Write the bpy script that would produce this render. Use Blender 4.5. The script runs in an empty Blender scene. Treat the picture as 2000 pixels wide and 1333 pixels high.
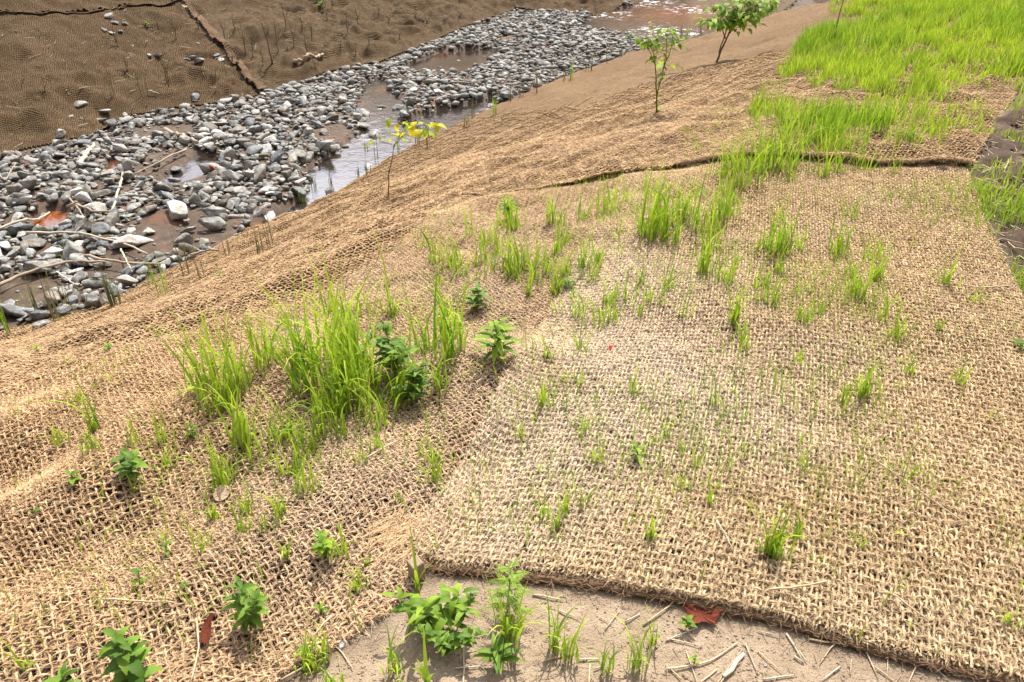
import bpy, bmesh, math, random
import numpy as np
from mathutils import Vector

rnd = random.Random(7)
rng = np.random.default_rng(11)
R = math.radians
scene = bpy.context.scene
col = scene.collection

# ------------------------------------------------------------------ camera, world, sun, exposure
CAM_H, PITCH, FPX = 1.6, R(32.0), 1510.0
cam_d = bpy.data.cameras.new('camera')
cam_d.sensor_width = 36.0
cam_d.lens = 36.0 * FPX / 2000.0
cam_d.clip_start = 0.05
cam_d.clip_end = 1000.0
cam = bpy.data.objects.new('camera', cam_d)
cam.location = (0, 0, CAM_H)
cam.rotation_euler = (math.pi / 2 - PITCH, 0, 0)
col.objects.link(cam)
scene.camera = cam

SUN_EL, SUN_AZ = R(56), R(14)          # azimuth clockwise from +Y
world = bpy.data.worlds.new('World')
scene.world = world
world.use_nodes = True
wn, wl = world.node_tree.nodes, world.node_tree.links
wn.clear()
sky = wn.new('ShaderNodeTexSky'); sky.sky_type = 'NISHITA'; sky.sun_disc = False
sky.sun_elevation = SUN_EL; sky.sun_rotation = SUN_AZ
bg = wn.new('ShaderNodeBackground'); bg.inputs['Strength'].default_value = 0.050
wo = wn.new('ShaderNodeOutputWorld')
# clouds added over the blue, boosted near the sun to brighten the water's reflection
tcw = wn.new('ShaderNodeTexCoord'); nzw = wn.new('ShaderNodeTexNoise')
nzw.inputs['Scale'].default_value = 3.0; nzw.inputs['Detail'].default_value = 6
rmw = wn.new('ShaderNodeValToRGB'); rmw.color_ramp.elements[0].position = .36; rmw.color_ramp.elements[1].position = .52
mxw = wn.new('ShaderNodeMix'); mxw.data_type = 'RGBA'; mxw.inputs[7].default_value = (11.0, 11.0, 12.0, 1)
wl.new(tcw.outputs['Generated'], nzw.inputs['Vector'])
wl.new(nzw.outputs['Fac'], rmw.inputs['Fac']); wl.new(rmw.outputs['Color'], mxw.inputs[0])
vdw = wn.new('ShaderNodeVectorMath'); vdw.operation = 'DOT_PRODUCT'
vdw.inputs[1].default_value = (math.sin(SUN_AZ) * math.cos(SUN_EL), math.cos(SUN_AZ) * math.cos(SUN_EL), math.sin(SUN_EL))
mrw = wn.new('ShaderNodeMapRange'); mrw.inputs[1].default_value = .5; mrw.inputs[2].default_value = .95; mrw.inputs[3].default_value = .55; mrw.inputs[4].default_value = 4.0
scw = wn.new('ShaderNodeVectorMath'); scw.operation = 'SCALE'; scw.inputs[0].default_value = (11.0, 11.0, 12.2)
wl.new(tcw.outputs['Generated'], vdw.inputs[0]); wl.new(vdw.outputs['Value'], mrw.inputs[0]); wl.new(mrw.outputs[0], scw.inputs['Scale']); wl.new(scw.outputs[0], mxw.inputs[7])
wl.new(sky.outputs['Color'], mxw.inputs[6]); wl.new(mxw.outputs[2], bg.inputs['Color'])
wl.new(bg.outputs['Background'], wo.inputs['Surface'])

sun_d = bpy.data.lights.new('sun', 'SUN'); sun_d.energy = 5.0; sun_d.angle = R(0.53)
sun_d.color = (1.0, 0.95, 0.87)
sun = bpy.data.objects.new('sun', sun_d); col.objects.link(sun)
sdir = Vector((math.sin(SUN_AZ) * math.cos(SUN_EL), math.cos(SUN_AZ) * math.cos(SUN_EL), math.sin(SUN_EL)))
sun.rotation_euler = sdir.to_track_quat('Z', 'Y').to_euler()
sun.location = (3, 8, 12)
scene.view_settings.view_transform = 'Standard'
scene.view_settings.look = 'None'
scene.view_settings.exposure = 0.80
scene.view_settings.gamma = 1
scene.cycles.max_bounces = 6
scene.cycles.transparent_max_bounces = 4

# ------------------------------------------------------------------ noise
def _hash(ix, iy, seed):
    h = (ix * 374761393 + iy * 668265263 + seed * 1442695041) & 0xffffffff
    h = ((h ^ (h >> 13)) * 1274126177) & 0xffffffff
    return ((h ^ (h >> 16)) & 0xffff) / 65535.0
def vn(x, y, seed=0):
    x = np.asarray(x, float); y = np.asarray(y, float)
    ix = np.floor(x).astype(np.int64); iy = np.floor(y).astype(np.int64)
    fx = x - ix; fy = y - iy
    fx = fx * fx * (3 - 2 * fx); fy = fy * fy * (3 - 2 * fy)
    a = _hash(ix, iy, seed); b = _hash(ix + 1, iy, seed); c = _hash(ix, iy + 1, seed); d = _hash(ix + 1, iy + 1, seed)
    return (a + (b - a) * fx) * (1 - fy) + (c + (d - c) * fx) * fy - .5
def fbm(x, y, seed=0, oct=4):
    t = 0; a = 1.0
    for k in range(oct):
        t = t + a * vn(x * 2 ** k + 17.3 * k, y * 2 ** k - 9.1 * k, seed + k); a *= .5
    return t

# ------------------------------------------------------------------ terrain: a height field through surveyed spots
cp, sp = math.cos(PITCH), math.sin(PITCH)
def ray(px, py):
    px = np.asarray(px, float); py = np.asarray(py, float)
    a = (px - 1000) / FPX; b = -(py - 666.5) / FPX
    return a, cp + b * sp, -sp + b * cp
def at_z(px, py, z):
    dx, dy, dz = ray(px, py); t = (z - CAM_H) / dz
    return dx * t, dy * t
ZW = -1.50     # water level
SURVEY = [  # bench
 (1300,900,0),(1300,1250,0),(850,1220,-.01),(850,950,0),(1700,620,.01),(1700,1200,0),(1990,900,.0),(1500,450,.0),(1800,350,.0),(1980,500,-.02),
 (1200,450,-.02),(1050,560,-.01),(1000,440,-.06),(900,450,-.1),(760,500,-.12),(620,585,-.13),(420,650,-.14),(200,712,-.15),(0,790,-.16),(-250,880,-.15),
 (0,1100,.0),(300,1020,.0),(300,1250,.02),(0,1310,.0),(-300,1250,0),(40,905,-.06),(600,800,-.03),(400,860,-.03),(1300,700,0),(1100,800,.01),(1900,700,.0),
 # near slope
 (0,700,-.75),(200,640,-.78),(400,560,-.78),(600,470,-.8),(760,390,-.72),(900,330,-.55),(1080,280,-.5),
 (1300,330,-.07),(1300,220,-.38),(1150,200,-.95),(1250,150,-.95),(1360,130,-.8),(1500,110,-.42),(1600,50,-.42),(1500,240,-.12),(1580,12,-1.0),(1450,330,-.02),(1100,360,-.13),
 # creek edge, near side
 (0,652,-1.43),(200,598,-1.43),(330,530,-1.43),(470,450,-1.43),(650,370,-1.43),(850,255,-1.43),(1000,190,-1.43),(1120,140,-1.43),(1230,100,-1.43),(1400,52,-1.43),(1520,25,-1.43),
 # creek bed
 (0,500,-1.46),(200,420,-1.46),(400,330,-1.47),(100,560,-1.46),(600,260,-1.46),(800,160,-1.47),(1000,90,-1.46),(1150,60,-1.47),(1300,30,-1.5),(300,260,-1.44),
 (0,310,-1.40),(300,215,-1.40),(500,185,-1.4),(640,140,-1.40),(850,80,-1.4),(1000,20,-1.4),
 # far bank
 (0,150,-.87),(0,0,-.25),(300,100,-.95),(300,0,-.5),(600,75,-1.06),(600,0,-.78),(850,0,-1.02),(150,60,-.6),
 # grass terrace
 (1750,100,-.1),(1950,60,0),(1980,10,0),(1700,200,-.05),(1900,250,-.02),(1650,20,-.3)]
cx_, cy_ = at_z([s[0] for s in SURVEY], [s[1] for s in SURVEY], np.array([s[2] for s in SURVEY], float))
cz_ = np.array([s[2] for s in SURVEY], float)
EXTRA = [(-14,2,-1.4),(-10,3.5,-1.45),(-8,0,-.3),(-5,-2,0),(0,-2,0),(4,-2,0),(10,0,0),(14,6,.1),(14,14,.1),(9,20,-.2),(12,28,-.2),
 (-14,9,.3),(-12,14,.5),(-8,18,.4),(-4,21,.3),(0,24,.2),(4,28,-.2),(-14,28,.8),(-6,28,.8),(9,26,-1.2),(6,23,-1.4),(5,20,-1.46),(-9,5,-1.46),(-10,7.5,-1.35),(-4.5,2.8,-.6),(-6,3.3,-1.1),
 (7,12,-.05),(9,9,0),(6,15,-.6),(8,18,-1.0),(-16,5,-1.3),(3,2,0),(5,4,0),(-3,.5,0)]
PX = np.concatenate([cx_, [e[0] for e in EXTRA]]); PY = np.concatenate([cy_, [e[1] for e in EXTRA]])
PZ = np.concatenate([cz_, [e[2] for e in EXTRA]])
def tps(d2): return .5 * d2 * np.log(d2 + 1e-9)
n = len(PX)
K = tps((PX[:, None] - PX) ** 2 + (PY[:, None] - PY) ** 2) + np.eye(n) * 0.03
Pm = np.stack([np.ones(n), PX, PY], 1)
A_ = np.block([[K, Pm], [Pm.T, np.zeros((3, 3))]])
W_ = np.linalg.solve(A_, np.concatenate([PZ, np.zeros(3)]))
GS = 0.04
gx = np.arange(-16, 16.001, GS); gy = np.arange(-2.0, 30.001, GS)
GX, GY = np.meshgrid(gx, gy)
Z0 = np.empty(GX.shape)
for i in range(0, len(gy), 40):
    a, b = GX[i:i+40], GY[i:i+40]
    d2 = (a[..., None] - PX) ** 2 + (b[..., None] - PY) ** 2
    Z0[i:i+40] = tps(d2) @ W_[:n] + W_[n] + W_[n+1] * a + W_[n+2] * b
HG = Z0.copy()
def H(x, y):
    x = np.asarray(x, float); y = np.asarray(y, float)
    u = np.clip((x - gx[0]) / GS, 0, len(gx) - 1.001); v = np.clip((y - gy[0]) / GS, 0, len(gy) - 1.001)
    i = u.astype(int); j = v.astype(int); fu = u - i; fv = v - j
    return (HG[j, i] * (1 - fu) + HG[j, i+1] * fu) * (1 - fv) + (HG[j+1, i] * (1 - fu) + HG[j+1, i+1] * fu) * fv
def G(px, py):
    """where the sight line through a spot of the survey photo meets the ground"""
    dx, dy, dz = ray(px, py)
    px = np.asarray(px, float)
    t = np.full(px.shape, .8); lo = t.copy(); done = np.zeros(px.shape, bool)
    for k in range(420):
        z = CAM_H + dz * t
        hit = (z <= H(dx * t, dy * t)) & ~done
        done |= hit
        lo = np.where(done, lo, t); t = np.where(done, t, t * 1.01 + .005)
    hi = t
    for k in range(12):
        m = (lo + hi) / 2; b = CAM_H + dz * m <= H(dx * m, dy * m)
        hi = np.where(b, m, hi); lo = np.where(b, lo, m)
    return dx * hi, dy * hi
def PW(pts):
    x, y = G([p[0] for p in pts], [p[1] for p in pts]); return np.stack([x, y], 1)
def inside(x, y, poly):
    x = np.asarray(x, float); y = np.asarray(y, float)
    c = np.zeros(x.shape, bool); m = len(poly)
    for i in range(m):
        x1, y1 = poly[i]; x2, y2 = poly[(i + 1) % m]
        if y1 == y2: continue
        k = ((y1 > y) != (y2 > y)) & (x < (x2 - x1) * (y - y1) / (y2 - y1) + x1)
        c ^= k
    return c
def blur(a, r, it=2):
    for _ in range(it):
        for ax in (0, 1):
            p = np.pad(a, [(r + 1, r) if k == ax else (0, 0) for k in (0, 1)], mode='edge')
            s = np.cumsum(p, axis=ax); m = a.shape[ax]
            a = (np.take(s, range(2*r+1, 2*r+1+m), axis=ax) - np.take(s, range(0, m), axis=ax)) / (2*r+1)
    return a
def gmask(poly, r=2): return blur(inside(GX, GY, poly).astype(float), r)
def smooth_line(pts, step=.05):
    pts = np.array(pts, float); d = np.r_[0, np.cumsum(np.hypot(*np.diff(pts, axis=0).T))]
    m = max(int(d[-1] / step), 4); s = np.linspace(0, d[-1], m)
    o = np.stack([np.interp(s, d, pts[:, 0]), np.interp(s, d, pts[:, 1])], 1)
    for _ in range(2): o[1:-1] = (o[:-2] + 2 * o[1:-1] + o[2:]) / 4
    return o

# outlines, walked on the ground
near_edge_px = [(-350,740),(0,652),(100,628),(200,600),(270,562),(330,528),(400,498),(470,452),(560,412),(650,370),(720,322),(850,256),(1000,192),(1120,142),(1230,102),(1330,76),(1440,46),(1560,16)]
far_edge_px = [(-350,420),(0,305),(90,285),(180,262),(240,225),(330,212),(420,205),(500,190),(580,168),(640,140),(740,120),(800,100),(870,70),(930,42),(1010,14)]
near_edge = PW(near_edge_px); far_edge = PW(far_edge_px)
near_edge = np.vstack([near_edge, [[6.2,19.5],[8.5,24],[10,30]]]); far_edge = np.vstack([far_edge, [[2.0,19.2],[4.2,22.5],[6.5,30]]])
CREEK = np.vstack([near_edge, far_edge[::-1]])
top_px = [(890,386),(960,382),(1050,376),(1140,368),(1220,352),(1330,332),(1450,318),(1560,316),(1700,322),(1800,328),(1885,334)]
crest_px = [(890,386),(850,430),(760,492),(620,575),(420,640),(200,705),(0,785),(-350,880)]
TOP = PW(top_px); CREST = PW(crest_px)
C_poly = np.vstack([near_edge[:-2], [[8.5,19],[8.2,12.5]], PW([(2060,60),(1960,230)]), (TOP + [0, -.035])[::-1], CREST[1:] ])
Aleft = PW([(1215,356),(1150,470),(1080,600),(1010,720),(940,840),(870,950),(800,1050)])
Abot = PW([(800,1050),(822,1092),(870,1118),(940,1122),(1100,1140),(1300,1180),(1480,1208),(1700,1268),(1960,1330),(2140,1390),(2350,1480)])
Aright = PW([(1885,336),(1905,400),(1935,470),(1990,580),(2080,760),(2200,1050),(2350,1480)])
Atop = PW([(1215,356),(1330,332),(1450,318),(1560,316),(1700,322),(1800,328),(1885,336)])
A_poly = np.vstack([Aleft, Abot[1:], Aright[::-1][1:], Atop[::-1][1:]])
B_poly = np.vstack([CREST[::-1], PW([(1000,379),(1120,369),(1240,350),(1260,420),(1210,540),(1130,680),(1040,850),(930,1000),(850,1085),(812,1140),(760,1195),(700,1235),(640,1262),(560,1300),(500,1380),(440,1500)]), [[-1.2,.7],[-3.0,.6],[-4.0,1.6]]])
chan_px = [[(455,470),(560,400),(600,372),(600,330),(660,290),(720,245),(690,215),(720,150),(745,150),(790,205),(770,245),(850,215),(960,190),(985,195),(850,258),(720,325),(650,372),(560,414),(470,455)],
           [(60,425),(90,405),(135,405),(140,440),(95,452),(65,448)],
           [(790,120),(860,95),(980,90),(960,120),(900,150),(850,140),(790,140)],
           [(340,330),(380,300),(430,300),(400,345),(350,360),(300,360)],
           [(1130,55),(1160,28),(1250,0),(1700,-40),(1640,0),(1440,50),(1300,85),(1230,70)],
           [(205,310),(245,300),(235,345),(205,350)]]
CHANS = [PW(c) for c in chan_px]
CHANS[4] = np.vstack([CHANS[4][:3], [[2.2,20.5],[5,29],[10,29],[8,22]], CHANS[4][4:]])
mC = gmask(C_poly, 3); mCreek = gmask(CREEK, 3); mB = gmask(B_poly, 3); mA = gmask(A_poly, 3)
mFar = np.clip(1 - mCreek, 0, 1) * (Z0 < .9) * np.clip((GY - np.interp(GX, far_edge[:, 0], far_edge[:, 1])) * 3, 0, 1)
mCh = np.zeros(GX.shape)
for c in CHANS: mCh = np.maximum(mCh, gmask(c, 1))
# direction along the creek
ca, sa = math.cos(R(53)), math.sin(R(53))
GU = GX * ca + GY * sa; GV = -GX * sa + GY * ca
fold = lambda f, g, s: 1 - 2 * np.abs(fbm(GU * g + 2*vn(GX, GY, s+9), GV * f, s, 3))
HG = (Z0 + .03 * fbm(GX * 1.2, GY * 1.2, 3) * (1 - mCreek)
      + .012 * fbm(GX * 7, GY * 7, 5, 3)
      + mC * (.060 * (fold(2.2, .8, 21) - .6) + .022 * fbm(GU * 3, GV * 9, 31, 3))
      + mFar * (.14 * (fold(1.5, .7, 41) - .6) + .09 * fbm(GX * 2.5, GY * 2.5, 51, 4) + np.clip((GX + 5.5) / 1.5, .25, 1) * (.13 * (fold(3, 1.6, 47) - .6) + .09 * fbm(GX * 6, GY * 6, 57, 3)))
      + mB * .10 * fbm(GX * 1.7, GY * 1.7, 61, 2) + mA * .04 * fbm(GX * 1.5, GY * 1.5, 71, 2))
bed = -1.435 + .06 * fbm(GX * .8, GY * .8, 81, 3) + .02 * fbm(GX * 5, GY * 5, 88, 3)
HG = HG * (1 - mCreek) + bed * mCreek
HG = HG * (1 - mCh) + (ZW - .07) * mCh
# hollow in the near left net
for (hx, hy, hr, hd) in [(20,852,.16,.05),(5,925,.2,-.15),(60,1005,.16,.03),(60,1095,.2,-.05),(-40,1010,.35,.03),(120,960,.25,.05),(1290,1060,.25,.02),(480,900,.3,-.03),(160,1060,.25,-.05)]:
    q = PW([(hx, hy)])[0]
    HG += hd * np.exp(-((GX - q[0])**2 + (GY - q[1])**2) / hr**2)

# ------------------------------------------------------------------ materials
class NT:
    def __init__(s, name):
        s.m = bpy.data.materials.new(name); s.m.use_nodes = True
        s.n, s.l = s.m.node_tree.nodes, s.m.node_tree.links
        s.b = s.n['Principled BSDF']; s.out = s.n['Material Output']
    def new(s, t, **kw):
        x = s.n.new(t)
        for k, v in kw.items():
            if k in x.inputs.keys(): x.inputs[k].default_value = v
            else: setattr(x, k, v)
        return x
    def link(s, a, b): s.l.new(a, b)
    def noise(s, scale, detail=4, rough=.6, vec=None, out='Fac'):
        x = s.new('ShaderNodeTexNoise', Scale=scale, Detail=detail, Roughness=rough)
        if vec is not None: s.link(vec, x.inputs['Vector'])
        return x.outputs[out]
    def ramp(s, fac, stops):
        x = s.new('ShaderNodeValToRGB'); e = x.color_ramp.elements
        while len(e) < len(stops): e.new(.5)
        for k, (p, c) in enumerate(stops): e[k].position = p; e[k].color = (*c, 1)
        s.link(fac, x.inputs['Fac']); return x.outputs['Color']
    def mix(s, fac, a, b, mode='MIX'):
        x = s.new('ShaderNodeMix', data_type='RGBA', blend_type=mode)
        for v, k in ((fac, 0), (a, 6), (b, 7)):
            if isinstance(v, (int, float)): x.inputs[k].default_value = v
            elif isinstance(v, tuple): x.inputs[k].default_value = (*v, 1)
            else: s.link(v, x.inputs[k])
        return x.outputs[2]
    def math(s, op, a, b=0.0, c=None):
        x = s.new('ShaderNodeMath', operation=op)
        for k, v in enumerate((a, b) if c is None else (a, b, c)):
            if isinstance(v, (int, float)): x.inputs[k].default_value = v
            else: s.link(v, x.inputs[k])
        return x.outputs[0]
    def bump(s, h, strength=.5, dist=.01, nrm=None):
        x = s.new('ShaderNodeBump', Strength=strength, Distance=dist)
        s.link(h, x.inputs['Height'])
        if nrm is not None: s.link(nrm, x.inputs['Normal'])
        return x.outputs['Normal']
    def attr(s, name): return s.new('ShaderNodeAttribute', attribute_name=name).outputs['Fac']
    def pos(s): return s.new('ShaderNodeNewGeometry').outputs['Position']
    def done(s, color=None, rough=.8, nrm=None, spec=.3):
        if color is not None:
            if isinstance(color, tuple): s.b.inputs['Base Color'].default_value = (*color, 1)
            else: s.link(color, s.b.inputs['Base Color'])
        if isinstance(rough, (int, float)): s.b.inputs['Roughness'].default_value = rough
        else: s.link(rough, s.b.inputs['Roughness'])
        s.b.inputs['Specular IOR Level'].default_value = spec
        if nrm is not None: s.link(nrm, s.b.inputs['Normal'])
        return s.m

def soil_mat():
    t = NT('soil'); p = t.pos()
    n1 = t.noise(9, 5, .65, p); n2 = t.noise(230, 6, .8, p); n3 = t.noise(2.2, 3, .5, p)
    dry = t.ramp(n1, [(.3, (.31, .225, .145)), (.55, (.44, .33, .22)), (.75, (.54, .42, .30))])
    dry = t.mix(t.math('MULTIPLY', t.ramp(n2, [(.35, (1,1,1)), (.5, (0,0,0))]), .35), dry, (.17, .115, .08))
    mud = t.ramp(n1, [(.3, (.05, .031, .019)), (.55, (.095, .063, .039)), (.75, (.17, .125, .085))])
    rust = t.mix(t.ramp(n3, [(.60, (0,0,0)), (.70, (.6,.6,.6))]), mud, (.20, .065, .02))
    hum = t.ramp(n1, [(.35, (.045, .028, .017)), (.58, (.10, .065, .042)), (.75, (.20, .14, .09))])
    c = t.mix(t.attr('wet'), dry, rust); c = t.mix(t.math('MINIMUM', t.math('MULTIPLY', t.attr('humus'), 1.4), 1.0), c, hum)
    c = t.mix(t.attr('under'), c, (.03, .017, .010))  # soil beneath the nets painted near black, for the shade in their holes
    rg = t.math('SUBTRACT', .95, t.math('MULTIPLY', t.attr('wet'), .25))
    vo = t.new('ShaderNodeTexVoronoi', Scale=160.0); t.link(p, vo.inputs['Vector'])
    nb = t.bump(n2, 1.0, .006, t.bump(vo.outputs['Distance'], .6, .006, t.bump(t.noise(40, 5, .7, p), .6, .012)))
    return t.done(c, rg, nb, .25)
def coir_mat(name, lo, mid, hi, pale=0.0, bumpd=.004):
    t = NT(name); p = t.pos()
    n1 = t.noise(60, 4, .7, p); n2 = t.noise(1.6, 3, .6, p); n3 = t.noise(420, 3, .6, p)
    c = t.ramp(n1, [(.3, lo), (.5, mid), (.72, hi)])
    c = t.mix(t.math('MULTIPLY', t.ramp(n2, [(.42, (0,0,0)), (.6, (1,1,1))]), .35), c, tuple(v * .68 for v in mid))
    if pale > 0:
        c = t.mix(t.math('MULTIPLY', t.attr('pale_area'), pale), c, (.67, .565, .45))
    c = t.mix(t.math('MULTIPLY', n3, .5), c, tuple(v * .5 for v in lo))
    c = t.mix(t.ramp(t.attr('tone'), [(.0, (0,0,0)), (.5, (0,0,0)), (1.0, (.75,.75,.75))]), c, tuple(min(v * 1.22, .85) for v in hi))
    c = t.mix(t.ramp(t.attr('tone'), [(.0, (.75,.75,.75)), (.5, (0,0,0)), (1.0, (0,0,0))]), c, tuple(v * .55 for v in lo))
    return t.done(c, .9, t.bump(n3, .6, bumpd), .12)
def weave_mat(name, lo, mid, hi, sx=90.0, sy=105.0, hk=.85):
    """a net seen as a sheet: yarns and holes follow the sheet's own uv (metres)"""
    t = NT(name); p = t.pos()
    uv = t.new('ShaderNodeUVMap', uv_map='cloth').outputs['UV']
    sep = t.new('ShaderNodeSeparateXYZ'); t.link(uv, sep.inputs[0])
    wob = t.noise(4, 2, .5, uv)
    u = t.math('SINE', t.math('MULTIPLY', t.math('ADD', sep.outputs[0], t.math('MULTIPLY', wob, .1)), sx * 2.9))
    v = t.math('SINE', t.math('MULTIPLY', t.math('ADD', sep.outputs[1], t.math('MULTIPLY', wob, .1)), sy * 2.9))
    w = t.math('MAXIMUM', u, v)
    n1 = t.noise(22, 5, .7, p); n2 = t.noise(1.1, 4, .6, p); n3 = t.noise(150, 3, .7, p)
    c = t.ramp(n1, [(.3, lo), (.5, mid), (.72, hi)])
    c = t.mix(t.ramp(n2, [(.38, (.45,.45,.45)), (.6, (0,0,0))]), c, tuple(v_ * .6 for v_ in mid))
    hole = t.ramp(w, [(.0, (1,1,1)), (.55, (0,0,0))])
    c = t.mix(t.math('MULTIPLY', hole, hk), c, tuple(v_ * .3 for v_ in lo))
    c = t.mix(t.math('MULTIPLY', n3, .5), c, tuple(v_ * .5 for v_ in lo))
    nb = t.bump(w, 1.0, .012, t.bump(n1, .8, .03, t.bump(n3, .6, .008)))
    return t.done(c, .95, nb, .1)
def leaf_mat(name, root, mid, tip, alt, trans=.45, rough=.45):
    t = NT(name)
    c = t.ramp(t.attr('along'), [(0.0, root), (.35, mid), (1.0, tip)])
    c = t.mix(t.attr('vary'), c, alt)
    vn_ = t.bump(t.math('SINE', t.math('MULTIPLY', t.attr('along'), 34.0)), .10, .001) if 'blade' not in name else None
    t.done(c, .55, vn_, .16)
    tr = t.new('ShaderNodeBsdfTranslucent'); t.link(t.mix(.55, c, (.62, .85, .12), 'MULTIPLY') if False else c, tr.inputs['Color'])
    mx = t.new('ShaderNodeMixShader'); mx.inputs[0].default_value = trans
    t.link(t.b.outputs[0], mx.inputs[1]); t.link(tr.outputs[0], mx.inputs[2]); t.link(mx.outputs[0], t.out.inputs['Surface'])
    return t.m
def stone_mat(name, tones, vein=(.62,.61,.58)):
    t = NT(name)
    oi = t.new('ShaderNodeObjectInfo').outputs['Random']; isl = t.new('ShaderNodeNewGeometry').outputs['Random Per Island']
    r = t.math('FRACT', t.math('ADD', oi, isl))
    p = t.pos()
    base = t.ramp(r, tones)
    n1 = t.noise(14, 5, .65, p); n2 = t.noise(90, 4, .7, p)
    c = t.mix(t.ramp(n1, [(.44, (0,0,0)), (.62, (.65,.65,.65))]), base, vein)
    c = t.mix(t.math('MULTIPLY', n2, .45), c, (.10, .10, .10))
    c = t.mix(t.ramp(t.noise(5, 4, .6, p), [(.50, (0,0,0)), (.64, (.7,.7,.7))]), c, (.19, .14, .085))
    c = t.mix(t.ramp(t.noise(38, 3, .7, p), [(.60, (0,0,0)), (.68, (.8,.8,.8))]), c, (.07, .068, .06))
    return t.done(c, .72, t.bump(n2, .8, .01, t.bump(n1, .8, .03)), .3)
def wood_mat(name, a, b):
    t = NT(name); p = t.new('ShaderNodeTexCoord').outputs['Generated']
    n1 = t.noise(6, 5, .7, t.pos()); n2 = t.noise(160, 3, .7, t.pos())
    return t.done(t.mix(t.math('MULTIPLY', n2, .5), t.ramp(n1, [(.35, a), (.65, b)]), tuple(v * .4 for v in a)), .85, t.bump(n2, .5, .003), .2)
def water_mat():
    t = NT('water'); p = t.pos()
    n = t.noise(2.2, 4, .55, p)
    c = t.ramp(n, [(.38, (.02, .016, .012)), (.56, (.032, .024, .017)), (.72, (.06, .034, .018))])
    mp = t.new('ShaderNodeMapping'); mp.inputs['Scale'].default_value = (1, 1, 1); t.link(p, mp.inputs['Vector'])
    rip = t.noise(9, 4, .6, mp.outputs[0])
    foam = t.math('MULTIPLY', t.attr('foam'), t.ramp(t.noise(7, 6, .7, p), [(.52, (0,0,0)), (.60, (1,1,1))]))
    c = t.mix(foam, c, (.7, .7, .7))
    c = t.mix(t.attr('rust'), c, (.24, .062, .012))
    t.b.inputs['IOR'].default_value = 2.3
    nb = t.bump(rip, .4, .012, t.bump(t.noise(34, 3, .6, p), t_amp(t), .01))
    return t.done(c, t.mix(foam, (.07,.07,.07), (.6,.6,.6)), nb, .9)
def t_amp(t): return .12

M = dict(
 soil=soil_mat(), water=water_mat(),
 coirA=coir_mat('coir_pale', (.25, .145, .06), (.54, .365, .19), (.72, .54, .325), .7),
 coirB=coir_mat('coir_gold', (.25, .138, .058), (.54, .342, .178), (.72, .495, .29), .4),
 coirC=coir_mat('coir_tan', (.20, .12, .058), (.43, .28, .15), (.58, .41, .235)),
 under=coir_mat('coir_shaded', (.16, .095, .05), (.24, .15, .085), (.33, .22, .13), bumpd=.01),  # darker coir, with the shade below net edges put into its colour
 weaveC=weave_mat('weave_tan', (.28, .175, .092), (.45, .295, .165), (.56, .39, .235), hk=.4),
 weaveE=weave_mat('weave_brown', (.12, .075, .038), (.20, .13, .068), (.31, .21, .118), hk=.65),
 weaveF=weave_mat('weave_fawn', (.13, .083, .045), (.23, .155, .085), (.35, .25, .15), hk=.6),
 stripF=weave_mat('weave_strip', (.22, .135, .075), (.34, .22, .135), (.44, .31, .20), hk=.3),
 grass=leaf_mat('grass_blade', (.34, .30, .10), (.34, .47, .03), (.50, .60, .045), (.12, .27, .02), .42),
 weed=leaf_mat('weed_leaf', (.12, .18, .025), (.12, .21, .02), (.19, .29, .028), (.06, .13, .015), .3),
 young=leaf_mat('young_leaf', (.16, .24, .025), (.21, .32, .025), (.31, .41, .03), (.09, .18, .018), .36),
 sapleaf=leaf_mat('sapling_leaf', (.20, .31, .03), (.25, .39, .03), (.37, .50, .04), (.12, .23, .02), .45),
 yellow=leaf_mat('yellowing_leaf', (.24, .36, .04), (.33, .45, .03), (.46, .54, .035), (.60, .50, .025), .5),
 sedge=leaf_mat('sedge_blade', (.10, .09, .04), (.07, .12, .03), (.16, .22, .06), (.20, .15, .08), .25),
 straw=wood_mat('straw', (.46, .35, .21), (.64, .52, .35)),
 stick=wood_mat('driftwood', (.30, .22, .15), (.46, .37, .27)),
 paleStick=wood_mat('pale_driftwood', (.48, .40, .28), (.62, .54, .42)),
 bark=wood_mat('sapling_bark', (.14, .10, .06), (.24, .17, .10)),
 greenStem=wood_mat('green_stem', (.18, .25, .08), (.28, .34, .12)),
 redLeaf=wood_mat('dead_leaf', (.18, .04, .022), (.32, .09, .045)),
 tanLeaf=wood_mat('tan_leaf', (.55, .40, .24), (.70, .54, .36)),
 stake=wood_mat('stake_wood', (.27, .20, .13), (.40, .31, .21)),
 red=wood_mat('red_petal', (.6, .02, .01), (.7, .05, .03)),
 stone=stone_mat('creek_stone', [(0, (.06,.06,.053)), (.35, (.125,.125,.11)), (.65, (.22,.215,.185)), (1, (.42,.40,.34))], (.55,.54,.49)),
 paleStone=stone_mat('pale_stone', [(0, (.42,.415,.38)), (1, (.56,.55,.51))], (.60,.585,.54)),
 blueStone=stone_mat('blue_stone', [(0, (.07,.08,.085)), (1, (.16,.175,.18))], (.36,.365,.35)),
)

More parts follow.
